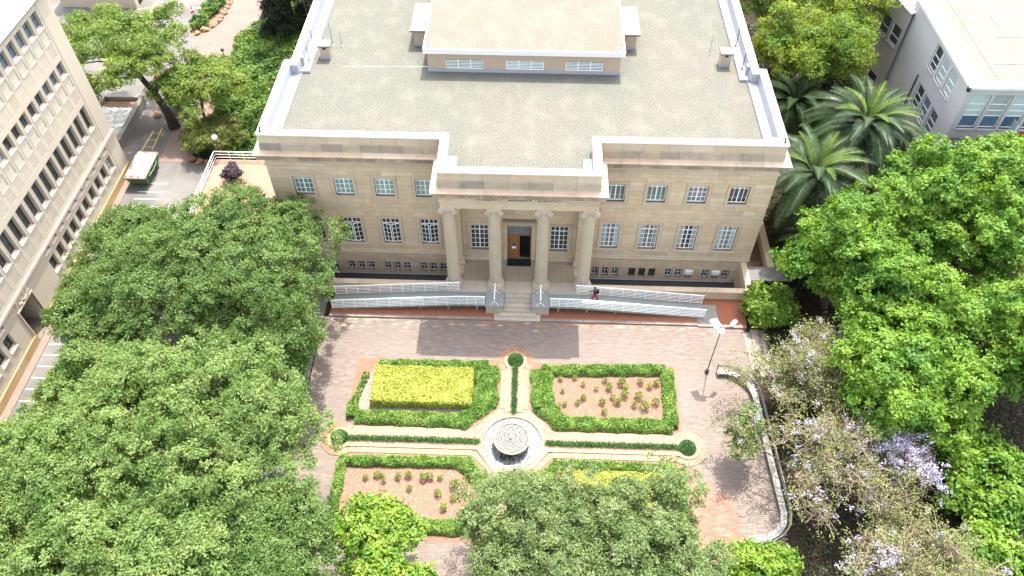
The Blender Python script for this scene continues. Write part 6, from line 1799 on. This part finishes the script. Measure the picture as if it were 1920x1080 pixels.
blp = [(385,365,.9),(465,345,1.0),(515,385,.8),(618,350,1.0),(690,340,1.1),(800,355,1.3),(845,345,1.1),(915,350,.9),(1020,400,1.4),(910,465,1.1),(705,435,.9),(1020,495,1.0),(960,560,1.1),(500,350,.8)]
ORD = ('first','second','third','fourth','fifth','sixth','seventh','eighth','ninth')
RN = {}
for off_, lst in ((0,tr),(len(tr),blp)):
    ix = sorted(range(len(lst)), key=lambda q: lst[q][1]); nr_ = 4; per = math.ceil(len(ix)/nr_)
    for r_ in range(nr_):
        for c_, q in enumerate(sorted(ix[r_*per:(r_+1)*per], key=lambda q: lst[q][0])):
            RN[off_+q] = ('%s row from the library, %s from the left' % (('first','second','third','fourth')[r_], ORD[c_]))
for i, (a, b, k) in enumerate(tr+blp):
    if i < len(tr): x, y, gl, bed = 3.02+(a-300)*0.01085, -11.75-(b-478)*0.0124, 'rose bushes in the upper right bed', 'small yellow-green rose bush growing in the red soil of the upper right bed'
    else: x, y, gl, bed = -11.95+(a-230)*0.01005, -19.9-(b-270)*0.0107, 'rose bushes in the lower left bed', 'small yellow-green rose bush growing in the red soil of the lower left bed'
    bed = ('rose bush in the upper right bed, ' if i < len(tr) else 'rose bush in the lower left bed, ')+RN[i]
    t = thing('rose_bush', bed, 'rose bush', (x,y,0), gl)
    s = k*0.74
    inst('foliage', RM[i%5], t, (x,y,0.0), i*1.7, scale=(s,s,s)); inst('stems', SM[i%3], t, (x,y,0), i, scale=(s,s,s))
# leaf litter
def litter(name, label, x0, x1, y0, y1, z, n, mat, seed, size=0.04, bias=1.0):
    rng = np.random.default_rng(seed); u = rng.random(n)**bias
    C = np.column_stack([x1-(x1-x0)*u, rng.uniform(y0,y1,n), np.full(n,z)+rng.uniform(0,0.02,n)])
    c = ((x0+x1)/2,(y0+y1)/2,z); o = bpy.data.objects.new(name, quad_mesh(name, cards(C, rng.normal(size=C.shape)*0.2+np.array([0,0,1.0]), size*rng.uniform(0.6,1.4,n), 0.5, rng), [M[mat]], None, c)); o.location = c; link(o)
    tag(o, label, 'leaf litter', kind='stuff')
litter('leaf_litter', 'dry reddish leaves blown along the right roof ledge', 17.0,18.02,1.2,16.0,12.79,420,'orange_brick',131,0.04,1.7)
litter('fallen_petals', 'fallen leaves and petals scattered on the plaza by the curved bench', 13.5,18.4,-24,-11,0.006,500,'paver_pale',132,0.04)
litter('bed_litter', 'pale dry litter on the soil of the lower left bed', -11.9,-2.6,-24,-20,0.015,1100,'paver_pale',133,0.045)
litter('bed_litter', 'pale dry litter on the soil of the upper right bed', 3.0,11.4,-15.4,-11.7,0.015,350,'paver_pale',134,0.045)

for o in list(bpy.data.objects):
    if o.type == 'MESH' and o.data.users == 1 and not o.data.materials:
        o.data.materials.append(M['concrete'])
